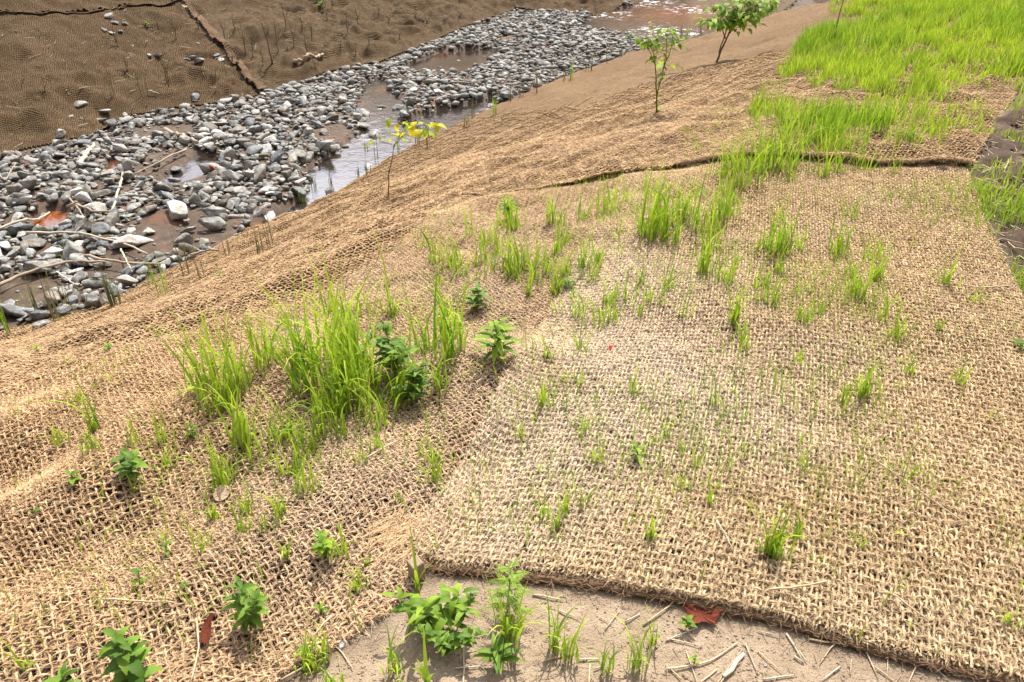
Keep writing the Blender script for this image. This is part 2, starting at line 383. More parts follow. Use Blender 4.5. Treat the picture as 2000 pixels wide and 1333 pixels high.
# ------------------------------------------------------------------ object helpers
def tag(o, label=None, cat=None, group=None, kind=None):
    if label: o['label'] = label
    if cat: o['category'] = cat
    if group: o['group'] = group
    if kind: o['kind'] = kind
    return o
def mesh_np(name, V, F, mat, parent=None, attrs=None, smooth=True, uv=None, k=4):
    """V (n,3), F (m,k) int array -> one mesh object"""
    V = np.asarray(V, np.float32); F = np.asarray(F, np.int32)
    used = np.zeros(len(V), bool); used[F.ravel()] = True
    if not used.all():
        idx = np.cumsum(used) - 1; F = idx[F].astype(np.int32); V = V[used]
        if attrs: attrs = {a: v[used] for a, v in attrs.items()}
        if uv is not None: uv = uv[used]
    me = bpy.data.meshes.new(name)
    me.vertices.add(len(V)); me.vertices.foreach_set('co', V.ravel())
    k = F.shape[1]
    me.loops.add(F.size); me.loops.foreach_set('vertex_index', F.ravel())
    me.polygons.add(len(F)); me.polygons.foreach_set('loop_start', np.arange(0, F.size, k, dtype=np.int32))
    if smooth: me.polygons.foreach_set('use_smooth', np.ones(len(F), bool))
    me.update(calc_edges=True)
    for a, v in (attrs or {}).items():
        at = me.attributes.new(a, 'FLOAT', 'POINT'); at.data.foreach_set('value', np.asarray(v, np.float32))
    if uv is not None:
        L = me.uv_layers.new(name='cloth'); L.data.foreach_set('uv', np.asarray(uv, np.float32)[F.ravel()].ravel())
    for m in (mat if isinstance(mat, list) else [mat]): me.materials.append(m)
    o = bpy.data.objects.new(name, me); col.objects.link(o)
    if parent: o.parent = parent
    return o
def scatter_poly(poly, n_):
    x0, y0 = poly.min(0); x1, y1 = poly.max(0)
    x = rng.uniform(x0, x1, n_); y = rng.uniform(y0, y1, n_); k = inside(x, y, poly); return x[k], y[k]
ORD = ['leftmost', 'second from left', 'third from left', 'fourth from left', 'fifth from left', 'sixth from left', 'seventh from left', 'eighth from left', 'ninth from left', 'tenth from left']
def ordinal(items):
    """items: (object, px); members that read alike get their order from left to right"""
    by = {}
    for o, px in items: by.setdefault(o['label'], []).append((px, o))
    for lab, L in by.items():
        if 1 < len(L) <= 10:
            L.sort(key=lambda q: q[0])
            for k, (_, o) in enumerate(L):
                pre = (('left' if k == 0 else 'right') + ' one of two: ') if len(L) == 2 else ORD[k] + ': '
                t_ = (pre + lab).split()
                if len(t_) > 16: t_ = [w for w in t_ if w not in ('loose', 'sparse', 'dense', 'the', 'dry', 'scattered', 'slender', 'bare', 'angular')]
                o['label'] = ' '.join(t_)
def empty(name, loc):
    o = bpy.data.objects.new(name, None); o.empty_display_size = .1; o.location = loc; col.objects.link(o); return o
def rebase(V, loc): return np.asarray(V, float) - np.array(loc, float)

def tube_np(P, r, S=6):
    """one tube along P (n,3) with radii r (n,) closed ends by taper"""
    P = np.asarray(P, float); n_ = len(P); r = np.broadcast_to(r, (n_,))
    T = np.gradient(P, axis=0); T /= np.linalg.norm(T, axis=1)[:, None] + 1e-9
    ref = np.array([0, 0, 1.0]) if abs(T[:, 2]).mean() < .8 else np.array([1.0, 0, 0])
    N = np.cross(T, ref); N /= np.linalg.norm(N, axis=1)[:, None] + 1e-9; B = np.cross(T, N)
    a = np.arange(S) * 2 * math.pi / S
    V = P[:, None, :] + r[:, None, None] * (np.cos(a)[None, :, None] * N[:, None, :] + np.sin(a)[None, :, None] * B[:, None, :])
    i = np.arange(n_ - 1)[:, None] * S; j = np.arange(S)[None, :]; j2 = (j + 1) % S
    F = np.stack([i + j, i + j2, i + S + j2, i + S + j], -1).reshape(-1, 4)
    V = V.reshape(-1, 3)
    V = np.vstack([V, P[0], P[-1]]); c0, c1 = len(V) - 2, len(V) - 1
    jj = np.arange(S); caps = [[c0, (q+1) % S, q, q] for q in range(S)]
    F0 = np.stack([np.full(S, c0), (jj+1) % S, jj, np.full(S, c0)], 1)
    e = (n_ - 1) * S
    F1 = np.stack([np.full(S, c1), e + jj, e + (jj+1) % S, np.full(S, c1)], 1)
    return V, F, F0[:, :3], F1[:, :3]
def tubes_obj(name, paths, mat, parent=None, S=6, loc=(0, 0, 0)):
    bm = bmesh.new()
    for P, r in paths:
        V, F, F0, F1 = tube_np(P, r, S); V = rebase(V, loc)
        vs = [bm.verts.new(v) for v in V]
        for f in list(F) + list(F0) + list(F1):
            bm.faces.new([vs[q] for q in f])
    me = bpy.data.meshes.new(name); bm.to_mesh(me); bm.free()
    for p in me.polygons: p.use_smooth = True
    me.materials.append(mat)
    o = bpy.data.objects.new(name, me); col.objects.link(o)
    if parent: o.parent = parent
    else: o.location = loc
    return o

# ------------------------------------------------------------------ the ground sheet
def axis(parts):
    out = [parts[0][0]]
    for a, b, s in parts:
        m = max(int(round((b - a) / s)), 1); out += list(np.linspace(a, b, m + 1)[1:])
    return np.array(out)
ax = axis([(-160,-16,12),(-16,-9,.25),(-9,-3,.06),(-3,3,.03),(3,8,.06),(8,16,.3),(16,160,12)])
ay = axis([(-60,-2,6),(-2,.6,.15),(.6,3,.025),(3,7,.05),(7,22,.09),(22,30,.3),(30,60,1.5),(60,260,15)])
X, Y = np.meshgrid(ax, ay); Z = H(X, Y)
far = np.clip((np.maximum(np.abs(X) - 16, Y - 30)) / 40, 0, 1); Z = Z * (1 - far) + far * (.6 + 1.5 * fbm(X * .02, Y * .02, 2, 3))
hl = np.clip((Y - 31) / 9, 0, 1); Z += hl * hl * (3 - 2 * hl) * (7 + 3 * fbm(X * .15, Y * .15, 97, 3))  # unseen hill added to keep bright sky out of the upstream pool's reflection
Z += .003 * fbm(X * 22, Y * 22, 91, 3)
Z += .09 * fbm(X * 7, Y * 7, 93, 4) * (X > 1.2) * np.clip((X - 1.5 - .1 * Y), 0, 1)
nets_mask = np.maximum(mC, mFar)
nm_ = nets_mask[np.clip((Y - gy[0]) / GS, 0, len(gy) - 1).astype(int), np.clip((X - gx[0]) / GS, 0, len(gx) - 1).astype(int)]
Z -= .07 * np.clip(nm_ * 2 - 1, 0, 1)
nx_, ny_ = len(ax), len(ay)
I = (np.arange(ny_ - 1)[:, None] * nx_ + np.arange(nx_ - 1)[None, :]).ravel()
F = np.stack([I, I + 1, I + 1 + nx_, I + nx_], 1)
wet = np.clip((-1.33 - Z) * 12, 0, 1)
path_poly = np.vstack([PW([(1885,334),(1880,290),(1890,260),(1960,225),(2100,160),(2400,120)]), PW([(2700,500),(2600,1000),(2200,1050),(2080,760),(1990,580),(1935,470),(1905,400)])])
def samp(mask):
    u = np.clip((X - gx[0]) / GS, 0, len(gx) - 1).astype(int); v = np.clip((Y - gy[0]) / GS, 0, len(gy) - 1).astype(int)
    return mask[v, u]
humus = samp(gmask(path_poly, 3))
grass_zone = PW([(1600,40),(1530,130),(1450,240),(1500,315),(1700,322),(1885,334),(1900,260),(2000,235),(2150,200),(2300,60),(2300,-30),(1900,-60),(1700,-30)])
humus = np.maximum(humus, .55 * samp(gmask(grass_zone, 4)))
under = samp(np.maximum(gmask(A_poly, 1), gmask(B_poly, 1)))  # ground that gets the painted mesh-hole shade
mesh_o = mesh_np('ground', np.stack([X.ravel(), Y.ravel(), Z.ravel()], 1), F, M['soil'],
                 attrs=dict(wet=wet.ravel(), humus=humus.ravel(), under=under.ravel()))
tag(mesh_o, 'tan sandy soil of the bench, bank and muddy creek bed', 'ground', kind='structure')

# water
wx = np.arange(-13, 11, .12); wy = np.arange(1.5, 30, .12); WX, WY = np.meshgrid(wx, wy)
I = (np.arange(len(wy) - 1)[:, None] * len(wx) + np.arange(len(wx) - 1)[None, :]).ravel()
F = np.stack([I, I + 1, I + 1 + len(wx), I + len(wx)], 1)
ctr = (inside(WX, WY, CREEK)).ravel()
keep = ctr[F].any(1)
rif = PW([(1160,40),(1290,10),(1330,60),(1250,85)])[:, :]
fo = np.zeros(WX.shape)
for (a, b, r_, k_) in [(1180,35,.7,.8),(1255,10,.8,.8),(1300,70,.7,.9),(1350,25,.8,.7),(700,260,.5,.35),(1330,70,.6,.7)]:
    q = PW([(a, b)])[0]; fo = np.maximum(fo, k_ * np.exp(-((WX - q[0])**2 + (WY - q[1])**2) / r_**2))
ru = np.zeros(WX.shape)
for (a, b, r_, k_) in [(100,425,.5,1),(830,95,.5,.3),(640,265,.2,.4),(600,290,.15,.4),(1330,35,1.5,.4),(690,200,.2,.3),(220,330,.2,.4)]:
    q = PW([(a, b)])[0]; ru = np.maximum(ru, k_ * np.exp(-((WX - q[0])**2 + (WY - q[1])**2) / r_**2))
o = mesh_np('water', np.stack([WX.ravel(), WY.ravel(), np.full(WX.size, ZW)], 1), F[keep], M['water'], attrs=dict(foam=fo.ravel(), rust=ru.ravel()))
tag(o, 'shallow rust brown creek water mirroring the pale sky', 'water', kind='structure')

# ------------------------------------------------------------------ nets of coir yarn
def strands(mapf, nu, nv, du, dv, poly, r, S, per, zoff, amp, lift=None, wob=.004, depth_max=None, skip=None):
    """two families of yarn over a (u,v) lattice counted in cells; returns V, F"""
    Vs, Fs, base = [], [], 0
    cents = []
    for fam in (0, 1):
        nl, ns = (nu, nv) if fam == 0 else (nv, nu)
        li = np.arange(nl)[:, None].astype(float); s = (np.arange(ns * per) / per)[None, :]
        a = np.broadcast_to(li, (nl, ns * per)); b = np.broadcast_to(s, (nl, ns * per))
        jit = .42 * vn(b * .45, a * 7.7, 300 + fam) + .22 * vn(b * 1.7, a * 9.3, 310 + fam)
        u, v = (a + jit, b) if fam == 0 else (b, a + jit)
        x, y = mapf(u, v)
        ph = np.cos(math.pi * b + math.pi * a) * (1 if fam == 0 else -1)
        z = H(x, y) + zoff + amp * ph * (1 if fam == 0 else 1) + wob * vn(b * 2.1, a * 5.1, 320 + fam)
        if lift is not None: z = z + lift(x, y)
        ok = inside(x, y, poly)
        if skip is not None: ok &= ~skip(x, y, li)
        P = np.stack([x, y, z], -1)
        T = np.gradient(P, axis=1); T /= np.linalg.norm(T, axis=2)[..., None] + 1e-9
        N = np.stack([-T[..., 1], T[..., 0], np.zeros_like(x)], -1); N /= np.linalg.norm(N, axis=2)[..., None] + 1e-9
        B = np.cross(T, N)
        ang = np.arange(S) * 2 * math.pi / S
        tw = b * per * .9 + a
        rad = r * (1 + .7 * vn(b * 1.9, a * 3.3, 330 + fam))[..., None] * (1 + .30 * np.cos(2 * (ang[None, None, :] - tw[..., None] * 1.1)))
        V = P[:, :, None, :] + rad[..., None] * (np.cos(ang)[None, None, :, None] * N[:, :, None, :] + np.sin(ang)[None, None, :, None] * B[:, :, None, :])
        nn = ns * per
        okf = ok[:, :-1] & ok[:, 1:]
        li2, si2 = np.nonzero(okf)
        b0 = (li2 * nn + si2) * S + base
        j = np.arange(S)[None, :]; j2 = (j + 1) % S
        Fq = np.stack([b0[:, None] + j, b0[:, None] + j2, b0[:, None] + S + j2, b0[:, None] + S + j], -1).reshape(-1, 4)
        Vs.append(V.reshape(-1, 3)); Fs.append(Fq); base += V.shape[0] * V.shape[1] * S
        cents.append((P[:, :-1][okf], T[:, :-1][okf]))
    V = np.concatenate(Vs); F = np.concatenate(Fs)
    used = np.zeros(len(V), bool); used[F.ravel()] = True; idx = np.cumsum(used) - 1
    V = V[used]; F = idx[F]
    return V, F, (np.concatenate([c[0] for c in cents]), np.concatenate([c[1] for c in cents]))
def fuzz(cent, n_, ln=(.008, .028), w=.0007, up=.5):
    P, T = cent; k = rng.integers(0, len(P), n_)
    p = P[k] + rng.normal(0, .0028, (n_, 3)); d = T[k] * rng.normal(0, 1.5, (n_, 1)) + rng.normal(0, .42, (n_, 3)); d[:, 2] = np.abs(d[:, 2]) * up
    d /= np.linalg.norm(d, axis=1)[:, None]
    L = rng.uniform(*ln, (n_, 1)); side = np.cross(d, [0, 0, 1.0]); side /= np.linalg.norm(side, axis=1)[:, None] + 1e-6
    c = rng.normal(0, .35, (n_, 3)); c[:, 2] -= .25
    p1 = p + d * L * .5 + c * L * .18; p2 = p + d * L + c * L * .5
    V = np.stack([p - side * w, p + side * w, p1 + side * w * .9, p1 - side * w * .9, p2 + side * w * .3, p2 - side * w * .3], 1).reshape(-1, 3)
    b = np.arange(n_)[:, None] * 6
    F = np.concatenate([b + [0, 1, 2, 3], b + [3, 2, 4, 5]])
    return V, F
def tone(Vy, fz):
    k = len(fz[0]) // 6
    return np.concatenate([np.clip(.5 + .9 * vn(Vy[:, 0] * 60, Vy[:, 1] * 60, 640), .15, .85), np.repeat(np.clip(rng.beta(2.2, 1.2, k), 0, 1), 6)])
def joinVF(parts):
    Vs, Fs, b = [], [], 0
    for V, F in parts: Vs.append(V); Fs.append(np.asarray(F) + b); b += len(V)
    return np.concatenate(Vs), np.concatenate(Fs)

# --- the pale net on the right: lattice follows its four edges
def resamp(L, t):
    d = np.r_[0, np.cumsum(np.hypot(*np.diff(L, axis=0).T))]; d /= d[-1]
    return np.stack([np.interp(t, d, L[:, 0]), np.interp(t, d, L[:, 1])], -1)
for nm in ('Aleft', 'Abot', 'Aright', 'Atop'): globals()[nm + 's'] = smooth_line(globals()[nm], .04)
NUA, NVA = 140, 128
def mapA(u, v):
    s = np.clip(u / NUA, -.02, 1.02)[..., None]; t = np.clip(v / NVA, -.02, 1.02)[..., None]
    tb = (v / NVA); sb = (u / NUA)
    bot, top = resamp(Abots, sb), resamp(Atops, sb); lf, rt = resamp(Alefts[::-1], tb), resamp(Arights[::-1], tb)
    c00, c10, c01, c11 = Abots[0], Abots[-1], Atops[0], Atops[-1]
    P = (1 - t) * bot + t * top + (1 - s) * lf + s * rt - ((1-s)*(1-t)*c00 + s*(1-t)*c10 + (1-s)*t*c01 + s*t*c11)
    w = .012
    return P[..., 0] + w * vn(P[..., 0] * 5, P[..., 1] * 5, 401), P[..., 1] + w * vn(P[..., 0] * 5, P[..., 1] * 5, 402)
def dist_line(x, y, L):
    d = np.full(np.shape(x), 9.0)
    for i in range(0, len(L), 2): d = np.minimum(d, (x - L[i, 0])**2 + (y - L[i, 1])**2)
    return np.sqrt(d)
def liftA(x, y):
    d1 = dist_line(x, y, Abots); d2 = dist_line(x, y, Alefts)
    return .010 * np.exp(-(d1 / .10) ** 2) + .006 * np.exp(-(d2 / .10) ** 2)
def pale_area(V, polyc):  # paler around set spots, mottled by noise
    x, y = V[:, 0], V[:, 1]
    w = np.zeros(len(V))
    for (a, b, rr, k) in polyc:
        q = PW([(a, b)])[0]; w = np.maximum(w, k * np.exp(-((x - q[0])**2 + (y - q[1])**2) / rr**2))
    return np.clip(w + .5 * fbm(x * 2.5, y * 2.5, 77, 2), 0, 1)
A2 = A_poly
VA, FA, cA = strands(mapA, NUA + 1, NVA + 1, 1, 1, np.array(A2), .0030, 6, 5, .020, .0056, liftA)
fzA = fuzz(cA, 520000, (.007, .024), .00045)
VA2, FA2 = joinVF([(VA, FA), fzA])
netA = mesh_np('coir_net', VA2, FA2, M['coirA'], attrs=dict(tone=tone(VA, fzA), pale_area=pale_area(VA2, [(1100,850,.55,1),(1250,720,.6,1),(1200,550,.7,.9),(1450,800,.5,.6),(1050,1000,.3,.8)])))
tag(netA, 'pale coarse coir net on the right with a raised near edge above bare soil', 'coir net')
print('A', len(VA2), len(FA2))

def rotmap(ox, oy, ang, s1, s2, w=.02, seed=500):
    c_, s_ = math.cos(ang), math.sin(ang)
    def f(u, v):
        x = ox + u * s1 * c_ - v * s2 * s_; y = oy + u * s1 * s_ + v * s2 * c_
        return x + w * fbm(x * 3, y * 3, seed, 2), y + w * fbm(x * 3, y * 3, seed + 7, 2)
    return f
mB_ = rotmap(-1.6, -2.2, R(35), .0188, .0188, .05)
VB, FB, cB = strands(mB_, 340, 340, 1, 1, B_poly, .0025, 6, 4, .015, .0042)
fzB = fuzz(cB, 480000, (.007, .024), .00045)
VB2, FB2 = joinVF([(VB, FB), fzB])
netB = mesh_np('coir_net', VB2, FB2, M['coirB'], attrs=dict(tone=tone(VB, fzB), pale_area=pale_area(VB2, [(700,950,.5,.9),(760,1080,.3,.7),(900,700,.6,1),(850,560,.8,.9),(1050,480,.8,.9)])))
tag(netB, 'golden coir net with diagonal mesh on the left, draped over humps and hollows', 'coir net')
print('B', len(VB2), len(FB2))

def liftC(x, y):
    d = dist_line(x, y, smooth_line(TOP + [0, -.035], .03)); w = np.clip((x - .15) * 2.5, 0, 1)
    return (.014 + .040 * w) * np.exp(-(d / .10) ** 2)
def sheet(name, poly, zoff, mat, ang, step=.05, lift=None, parent=None, bbox=None, uvscale=1.0):
    x0, y0 = poly.min(0) - step; x1, y1 = poly.max(0) + step
    xs = np.arange(x0, x1, step); ys = np.arange(y0, y1, step); X, Y = np.meshgrid(xs, ys)
    I = (np.arange(len(ys) - 1)[:, None] * len(xs) + np.arange(len(xs) - 1)[None, :]).ravel()
    F = np.stack([I, I + 1, I + 1 + len(xs), I + len(xs)], 1)
    Xr, Yr = X.ravel(), Y.ravel()
    ins = inside(Xr, Yr, poly); F = F[ins[F].all(1)]
    Zr = H(Xr, Yr) + zoff + .008 * fbm(Xr * 14, Yr * 14, 222, 2)
    if lift is not None: Zr = Zr + lift(Xr, Yr)
    c_, s_ = math.cos(ang), math.sin(ang)
    uv = np.stack([Xr * c_ + Yr * s_, -Xr * s_ + Yr * c_], 1) * uvscale
    return mesh_np(name, np.stack([Xr, Yr, Zr], 1), F, mat, parent, uv=uv)
def rolled(name, L, r, mat, parent=None, zo=.01, seed=1, flat=1.0, loc=(0,0,0), fz=0):
    """the turned-over edge of a net: a lumpy fuzzy roll lying along L"""
    L = smooth_line(L, .03); n_ = len(L)
    s = np.arange(n_) * .03
    L = L + np.stack([.02 * vn(s * 3, s * 0, seed), .02 * vn(s * 3, s * 0 + 5, seed + 1)], 1)
    P = np.column_stack([L, H(L[:, 0], L[:, 1]) + zo])
    T = np.gradient(P, axis=0); T /= np.linalg.norm(T, axis=1)[:, None]
    N = np.stack([-T[:, 1], T[:, 0], 0 * s], 1); N /= np.linalg.norm(N, axis=1)[:, None]; Zv = np.array([0, 0, 1.0])
    S = 10; a = np.arange(S) * 2 * math.pi / S
    rr = r * (1 + .5 * vn(s[:, None] * 5 + 0 * a, a[None, :] * 1.2 + 0 * s[:, None], seed + 2) + .35 * vn(s[:, None] * 25, a[None, :] * 3 + 3, seed + 3))
    end = np.clip(np.minimum(np.arange(n_), n_ - 1 - np.arange(n_)) / 3, .05, 1)[:, None]
    rr = rr * end
    V = P[:, None] + rr[..., None] * (np.cos(a)[None, :, None] * N[:, None] + flat * np.sin(a)[None, :, None] * Zv)
    i = np.arange(n_ - 1)[:, None] * S; j = np.arange(S)[None]; j2 = (j + 1) % S
    F = np.stack([i + j, i + j2, i + S + j2, i + S + j], -1).reshape(-1, 4)
    V = V.reshape(-1, 3)
    if fz:
        up = V; T2 = np.repeat(T, S, axis=0)
        V, F = joinVF([(V, F), fuzz((up, T2), fz, (.01, .035), .0008, .4)])
    return mesh_np(name, V, F, mat, parent, attrs=dict(tone=np.full(len(V), .5)))
LOWER = dict()
netC = sheet('coir_net', C_poly, .004, M['weaveC'], R(50), .04, liftC)
tag(netC, 'wide tan coir net covering the near bank from the grass down to the creek', 'coir net')
netC_clip = C_poly
mC_ = rotmap(-6.5, 1.0, R(50) , .026, .026, .05, 600)
ok_near = lambda x, y, li: (x * x + y * y) > (8.8 + 3.5 * vn(li * 7.7, li * 0, 44) + 1.2 * fbm(x, y, 45, 2)) ** 2
def mC2(u, v):
    return mC_(u, v - 220)
VC, FC, cC = strands(mC2, 640, 440, 1, 1, C_poly, .0046, 4, 2, .012, .0036, liftC, skip=ok_near)
fzC = fuzz(cC, 60000, (.01, .03), .0009)
tC = tone(VC, fzC); VC, FC = joinVF([(VC, FC), fzC])
y_ = mesh_np('yarn', VC, FC, M['coirC'], netC, attrs=dict(tone=tC))
print('C', len(VC), len(FC))
rolled('rolled_edge', TOP[3:] + [0, .01], .017, M['under'], netC, .024, 3, .9, fz=3000)  # dark-coloured roll standing in for the shaded gap under the lifted edge
rolled('rolled_edge', (TOP + [0, -.03])[5:], .0055, M['coirC'], netC, .056, 4, .7, fz=22000)
rolled('rolled_edge', TOP[:5] + [0, .02], .016, M['under'], netC, .018, 5, .8, fz=1500)  # same painted-dark gap along the left part of the edge
rolled('frayed_hem', Abot[1:], .007, M['under'], netA, .010, 8, 1.2, fz=4000)

# far bank nets
seam1 = PW([(352,6),(372,32),(395,58),(420,85),(440,108),(470,145),(508,186)])
seam2 = PW([(-350,60),(0,32),(70,33),(150,31),(200,26),(240,18),(290,14),(352,6)])
farE = np.vstack([seam2, seam1[1:], far_edge[:8][::-1]])
farF = np.vstack([seam1[::-1], [[-3.5,19],[1.5,26],[4,29]], far_edge[7:][::-1]])
farG = np.vstack([seam2[::-1], [[-13,12],[-12,17],[-5,21],[-3.5,19]]])
nE = sheet('coir_net', farE, .02, M['weaveE'], R(20), .035); tag(nE, 'dark brown coir net on the far bank, left of the diagonal seam', 'coir net')
nF = sheet('coir_net', farF, .03, M['weaveF'], R(40), .035); tag(nF, 'crumpled brown coir net on the far bank, right of the diagonal seam', 'coir net')
nG = sheet('coir_net', farG, .045, M['weaveE'], R(8), .06); tag(nG, 'brown coir net above the level seam near the top of the far bank', 'coir net')
strip = np.vstack([seam1, PW([(524,180),(488,142),(456,104),(436,80),(412,55),(388,30),(364,4)])])
sheet('overlap_strip', strip, .075, M['stripF'], R(60), .03, None, nF)
rolled('rolled_edge', seam2, .008, M['under'], nG, .05, 15, .7)
crum = PW([(580,130),(640,150),(520,190),(420,206),(340,214),(230,232)])

tx, ty = scatter_poly(farF, 2600); ex, ey = scatter_poly(farE, 500); tx = np.r_[tx, ex]; ty = np.r_[ty, ey]; n_ = len(tx)
a = rng.uniform(0, 6.28, n_); L = .03 + .16 * rng.random(n_) ** 2.5; rr = .0022 + .02 * L; p0 = np.stack([tx, ty, H(tx, ty) + .05], 1)
p1 = p0 + np.stack([np.cos(a) * L, np.sin(a) * L, rng.uniform(-.2, .5, n_) * L], 1); sd = np.stack([-np.sin(a), np.cos(a), 0 * a], 1) * rr[:, None]; hh = np.stack([0*a, 0*a, rr * 1.5], 1)
V = np.stack([p0 - sd, p0 + sd, p0 + hh, p1 - sd * .6, p1 + sd * .6, p1 + hh * .6], 1).reshape(-1, 3); b = np.arange(n_)[:, None] * 6
tag(mesh_np('twig_litter', V, np.concatenate([b + [0, 3, 5, 2], b + [2, 5, 4, 1], b + [1, 4, 3, 0]]), M['stick'], smooth=False), 'small dead twigs and debris strewn over the far bank', 'twig litter', kind='stuff')

# ------------------------------------------------------------------ stones
def stone_shape(seed, sub=3, ncut=14):
    r_ = np.random.default_rng(seed); bm = bmesh.new(); bmesh.ops.create_icosphere(bm, subdivisions=sub, radius=1)
    V = np.array([v.co[:] for v in bm.verts]); F = np.array([[v.index for v in f.verts] for f in bm.faces]); bm.free()
    for k in range(ncut):
        d = r_.normal(size=3); d /= np.linalg.norm(d); h = r_.uniform(.34, .72)
        e = V @ d - h; V = V - np.clip(e, 0, None)[:, None] * d[None]
    V *= 1 + .05 * vn(V[:, 0:1] * 3 + seed, V[:, 1:2] * 3 + V[:, 2:3] * 2, seed)
    V /= np.abs(V).max(0); V *= [1, r_.uniform(.55, .85), r_.uniform(.28, .52)]
    return V, F
SH3 = [stone_shape(s, 3) for s in range(12)]; SH2 = [stone_shape(s, 2, 9) for s in range(12, 22)]; SH1 = [stone_shape(s, 1, 6) for s in range(30, 38)]
stone_me = {}
def stone_mesh(k, mat):
    key = (k, mat)
    if key not in stone_me:
        V, F = SH3[k]
        o = mesh_np('stone', V, F, M[mat], smooth=False); stone_me[key] = o.data; bpy.data.objects.remove(o)
    return stone_me[key]
def put_stone(x, y, s, mat='stone', k=None, sink=.25, rot=None, tilt=.25, sc=(1,1,1), dz=0):
    k = rnd.randrange(12) if k is None else k
    o = bpy.data.objects.new('stone', stone_mesh(k, mat)); col.objects.link(o)
    zh = abs(SH3[k][0][:, 2]).max() * s * sc[2]
    o.location = (x, y, float(H(x, y)) + zh * (1 - 2 * sink) + dz)
    o.scale = (s * sc[0], s * sc[1], s * sc[2])
    o.rotation_euler = (rnd.uniform(-tilt, tilt), rnd.uniform(-tilt, tilt), rnd.uniform(0, 6.28) if rot is None else rot)
    return o
taken = []
special = [  # px, py (middle of its foot), width px, mat, scale, label
 (255,480,88,'paleStone',(1,.9,1.0),'largest blocky pale boulder with dark underside at the near edge of the creek stones', 6),
 (350,425,100,'paleStone',(1,.6,.7),'long low whitish boulder in the middle of the left stone bar', 5),
 (75,532,62,'stone',(1,.9,1),'big grey boulder under driftwood at the left end of the bar', 1),
 (160,550,48,'stone',(1,.9,1),'rounded grey boulder above the near edge at far left', 2),
 (80,640,42,'stone',(1,.9,.9),'pale rounded stone lowest on the near edge of the bar', 4),
 (455,375,42,'stone',(1,.9,1),'squarish grey stone close to the water channel', 6),
 (515,378,42,'paleStone',(1,.8,.9),'pale stone standing at the edge of the blue water', 7),
 (590,316,44,'stone',(1,.9,1),'broad grey stone with a pointed top beside the channel', 8),
 (548,298,34,'blueStone',(.8,.6,1.5),'dark blue upright stone leaning among grey ones', 9),
 (492,350,36,'stone',(.9,.8,1.2),'angular grey stone with a steep dark face beside the upright stone', 10),
 (466,425,44,'paleStone',(1,.5,.6),'flat white wedge stone alone on mud near the channel', 11),
 (384,195,32,'blueStone',(1,.9,1),'smooth blue grey stone alone at the foot of the far bank', 2),
 (118,268,34,'paleStone',(1,.8,1.1),'pale block topping the small pile at the left foot of the far bank', 1),
 (110,285,30,'stone',(1,.9,1.2),'grey block below the pale one on the left pile', 0),
 (86,300,34,'blueStone',(1,.8,.9),'blue grey stone at the base of the left pile', 5),
 (305,322,30,'blueStone',(.8,.7,1.3),'dark stone propped on edge beside the muddy puddle', 9),
 (325,512,30,'paleStone',(.9,.7,1.1),'small pale block at the water line right of the largest boulder', 6),
 (40,412,40,'blueStone',(1,.9,.9),'rounded blue stone by the rust coloured puddle', 4),
 (35,352,44,'stone',(1,.9,.9),'rounded speckled grey stone at the left edge', 2),
 (140,382,44,'paleStone',(1,.7,.7),'pale flat topped stone in the left bar', 3),
 (185,403,50,'paleStone',(1,.6,.6),'long pale slab above the rust puddle', 7),
 (555,178,26,'blueStone',(1,.8,.9),'dark oval stone at the far edge beside the shaded hollow', 8),
 (220,470,40,'paleStone',(1,.8,.7),'white stone touching the left side of the largest boulder', 9),
 (210,520,44,'paleStone',(1,.9,.9),'pale rounded stone between two driftwood limbs', 5),
 (630,262,34,'stone',(1,.8,.9),'rounded stone standing in the shallows below the channel bend', 4),
 (700,322,24,'stone',(1,.8,.8),'small wet stone isolated in the blue reflection', 6),
 (1040,128,30,'stone',(1,.8,1),'large dark stone halfway up the far stone bar', 3),
 (1180,95,34,'stone',(1,.7,.8),'broad stone near the upstream end of the bar', 8)]
for (px, py, wp, mat, sc, lab, k) in special:
    x, y = PW([(px, py)])[0]; d = math.hypot(y * cp + (CAM_H + 1.45) * sp, 0); s = wp / 2 / FPX * d * 1.05
    tag(put_stone(x, y, s, mat, k, .18, None, .15, sc), lab, 'stone', 'creek stones'); taken.append((x, y, s))
bank = [(215,38,26,'stone'),(228,48,20,'blueStone'),(205,62,16,'stone'),(216,66,18,'stone'),(236,64,14,'stone'),(246,50,16,'stone'),(260,92,9,'paleStone'),(250,115,12,'stone'),(310,112,24,'blueStone'),(293,112,14,'stone'),
        (362,122,18,'stone'),(374,116,18,'blueStone'),(388,124,22,'stone'),(422,112,16,'blueStone'),(430,118,18,'paleStone'),(388,88,11,'stone'),(155,212,34,'stone'),(160,235,18,'stone'),(140,232,16,'paleStone'),(205,222,26,'paleStone'),(198,240,22,'stone'),(215,243,18,'blueStone'),(195,262,20,'stone')]
blabs = ['topmost stone of the small cluster on the far bank net','dark stone second from the top of the far bank cluster','small stone at the lower left of the far bank cluster','darkest low stone of the far bank cluster','small flat stone at the lower right of the far bank cluster','sliver of stone at the right of the far bank cluster',
 'tiny white chip below the far bank cluster','thin chip lying on the net below the cluster','largest of the pair of stones midway on the far bank net','smaller stone left of the large one midway on the bank','left stone of the trio on the far bank net','dark middle stone of the trio on the far bank net','pale right stone of the trio on the far bank net',
 'dark stone tucked against the diagonal seam','pale stone touching the diagonal seam','small round stone above the trio on the far bank','long slab on brown mud at the left foot of the far bank','rounded stone just below the long slab','little white stone left of the rounded one below the slab','pale block crowning the second pile at the bank foot','grey stone in the middle of the second pile','dark stone on the right side of the second pile','low stone at the base of the second pile']
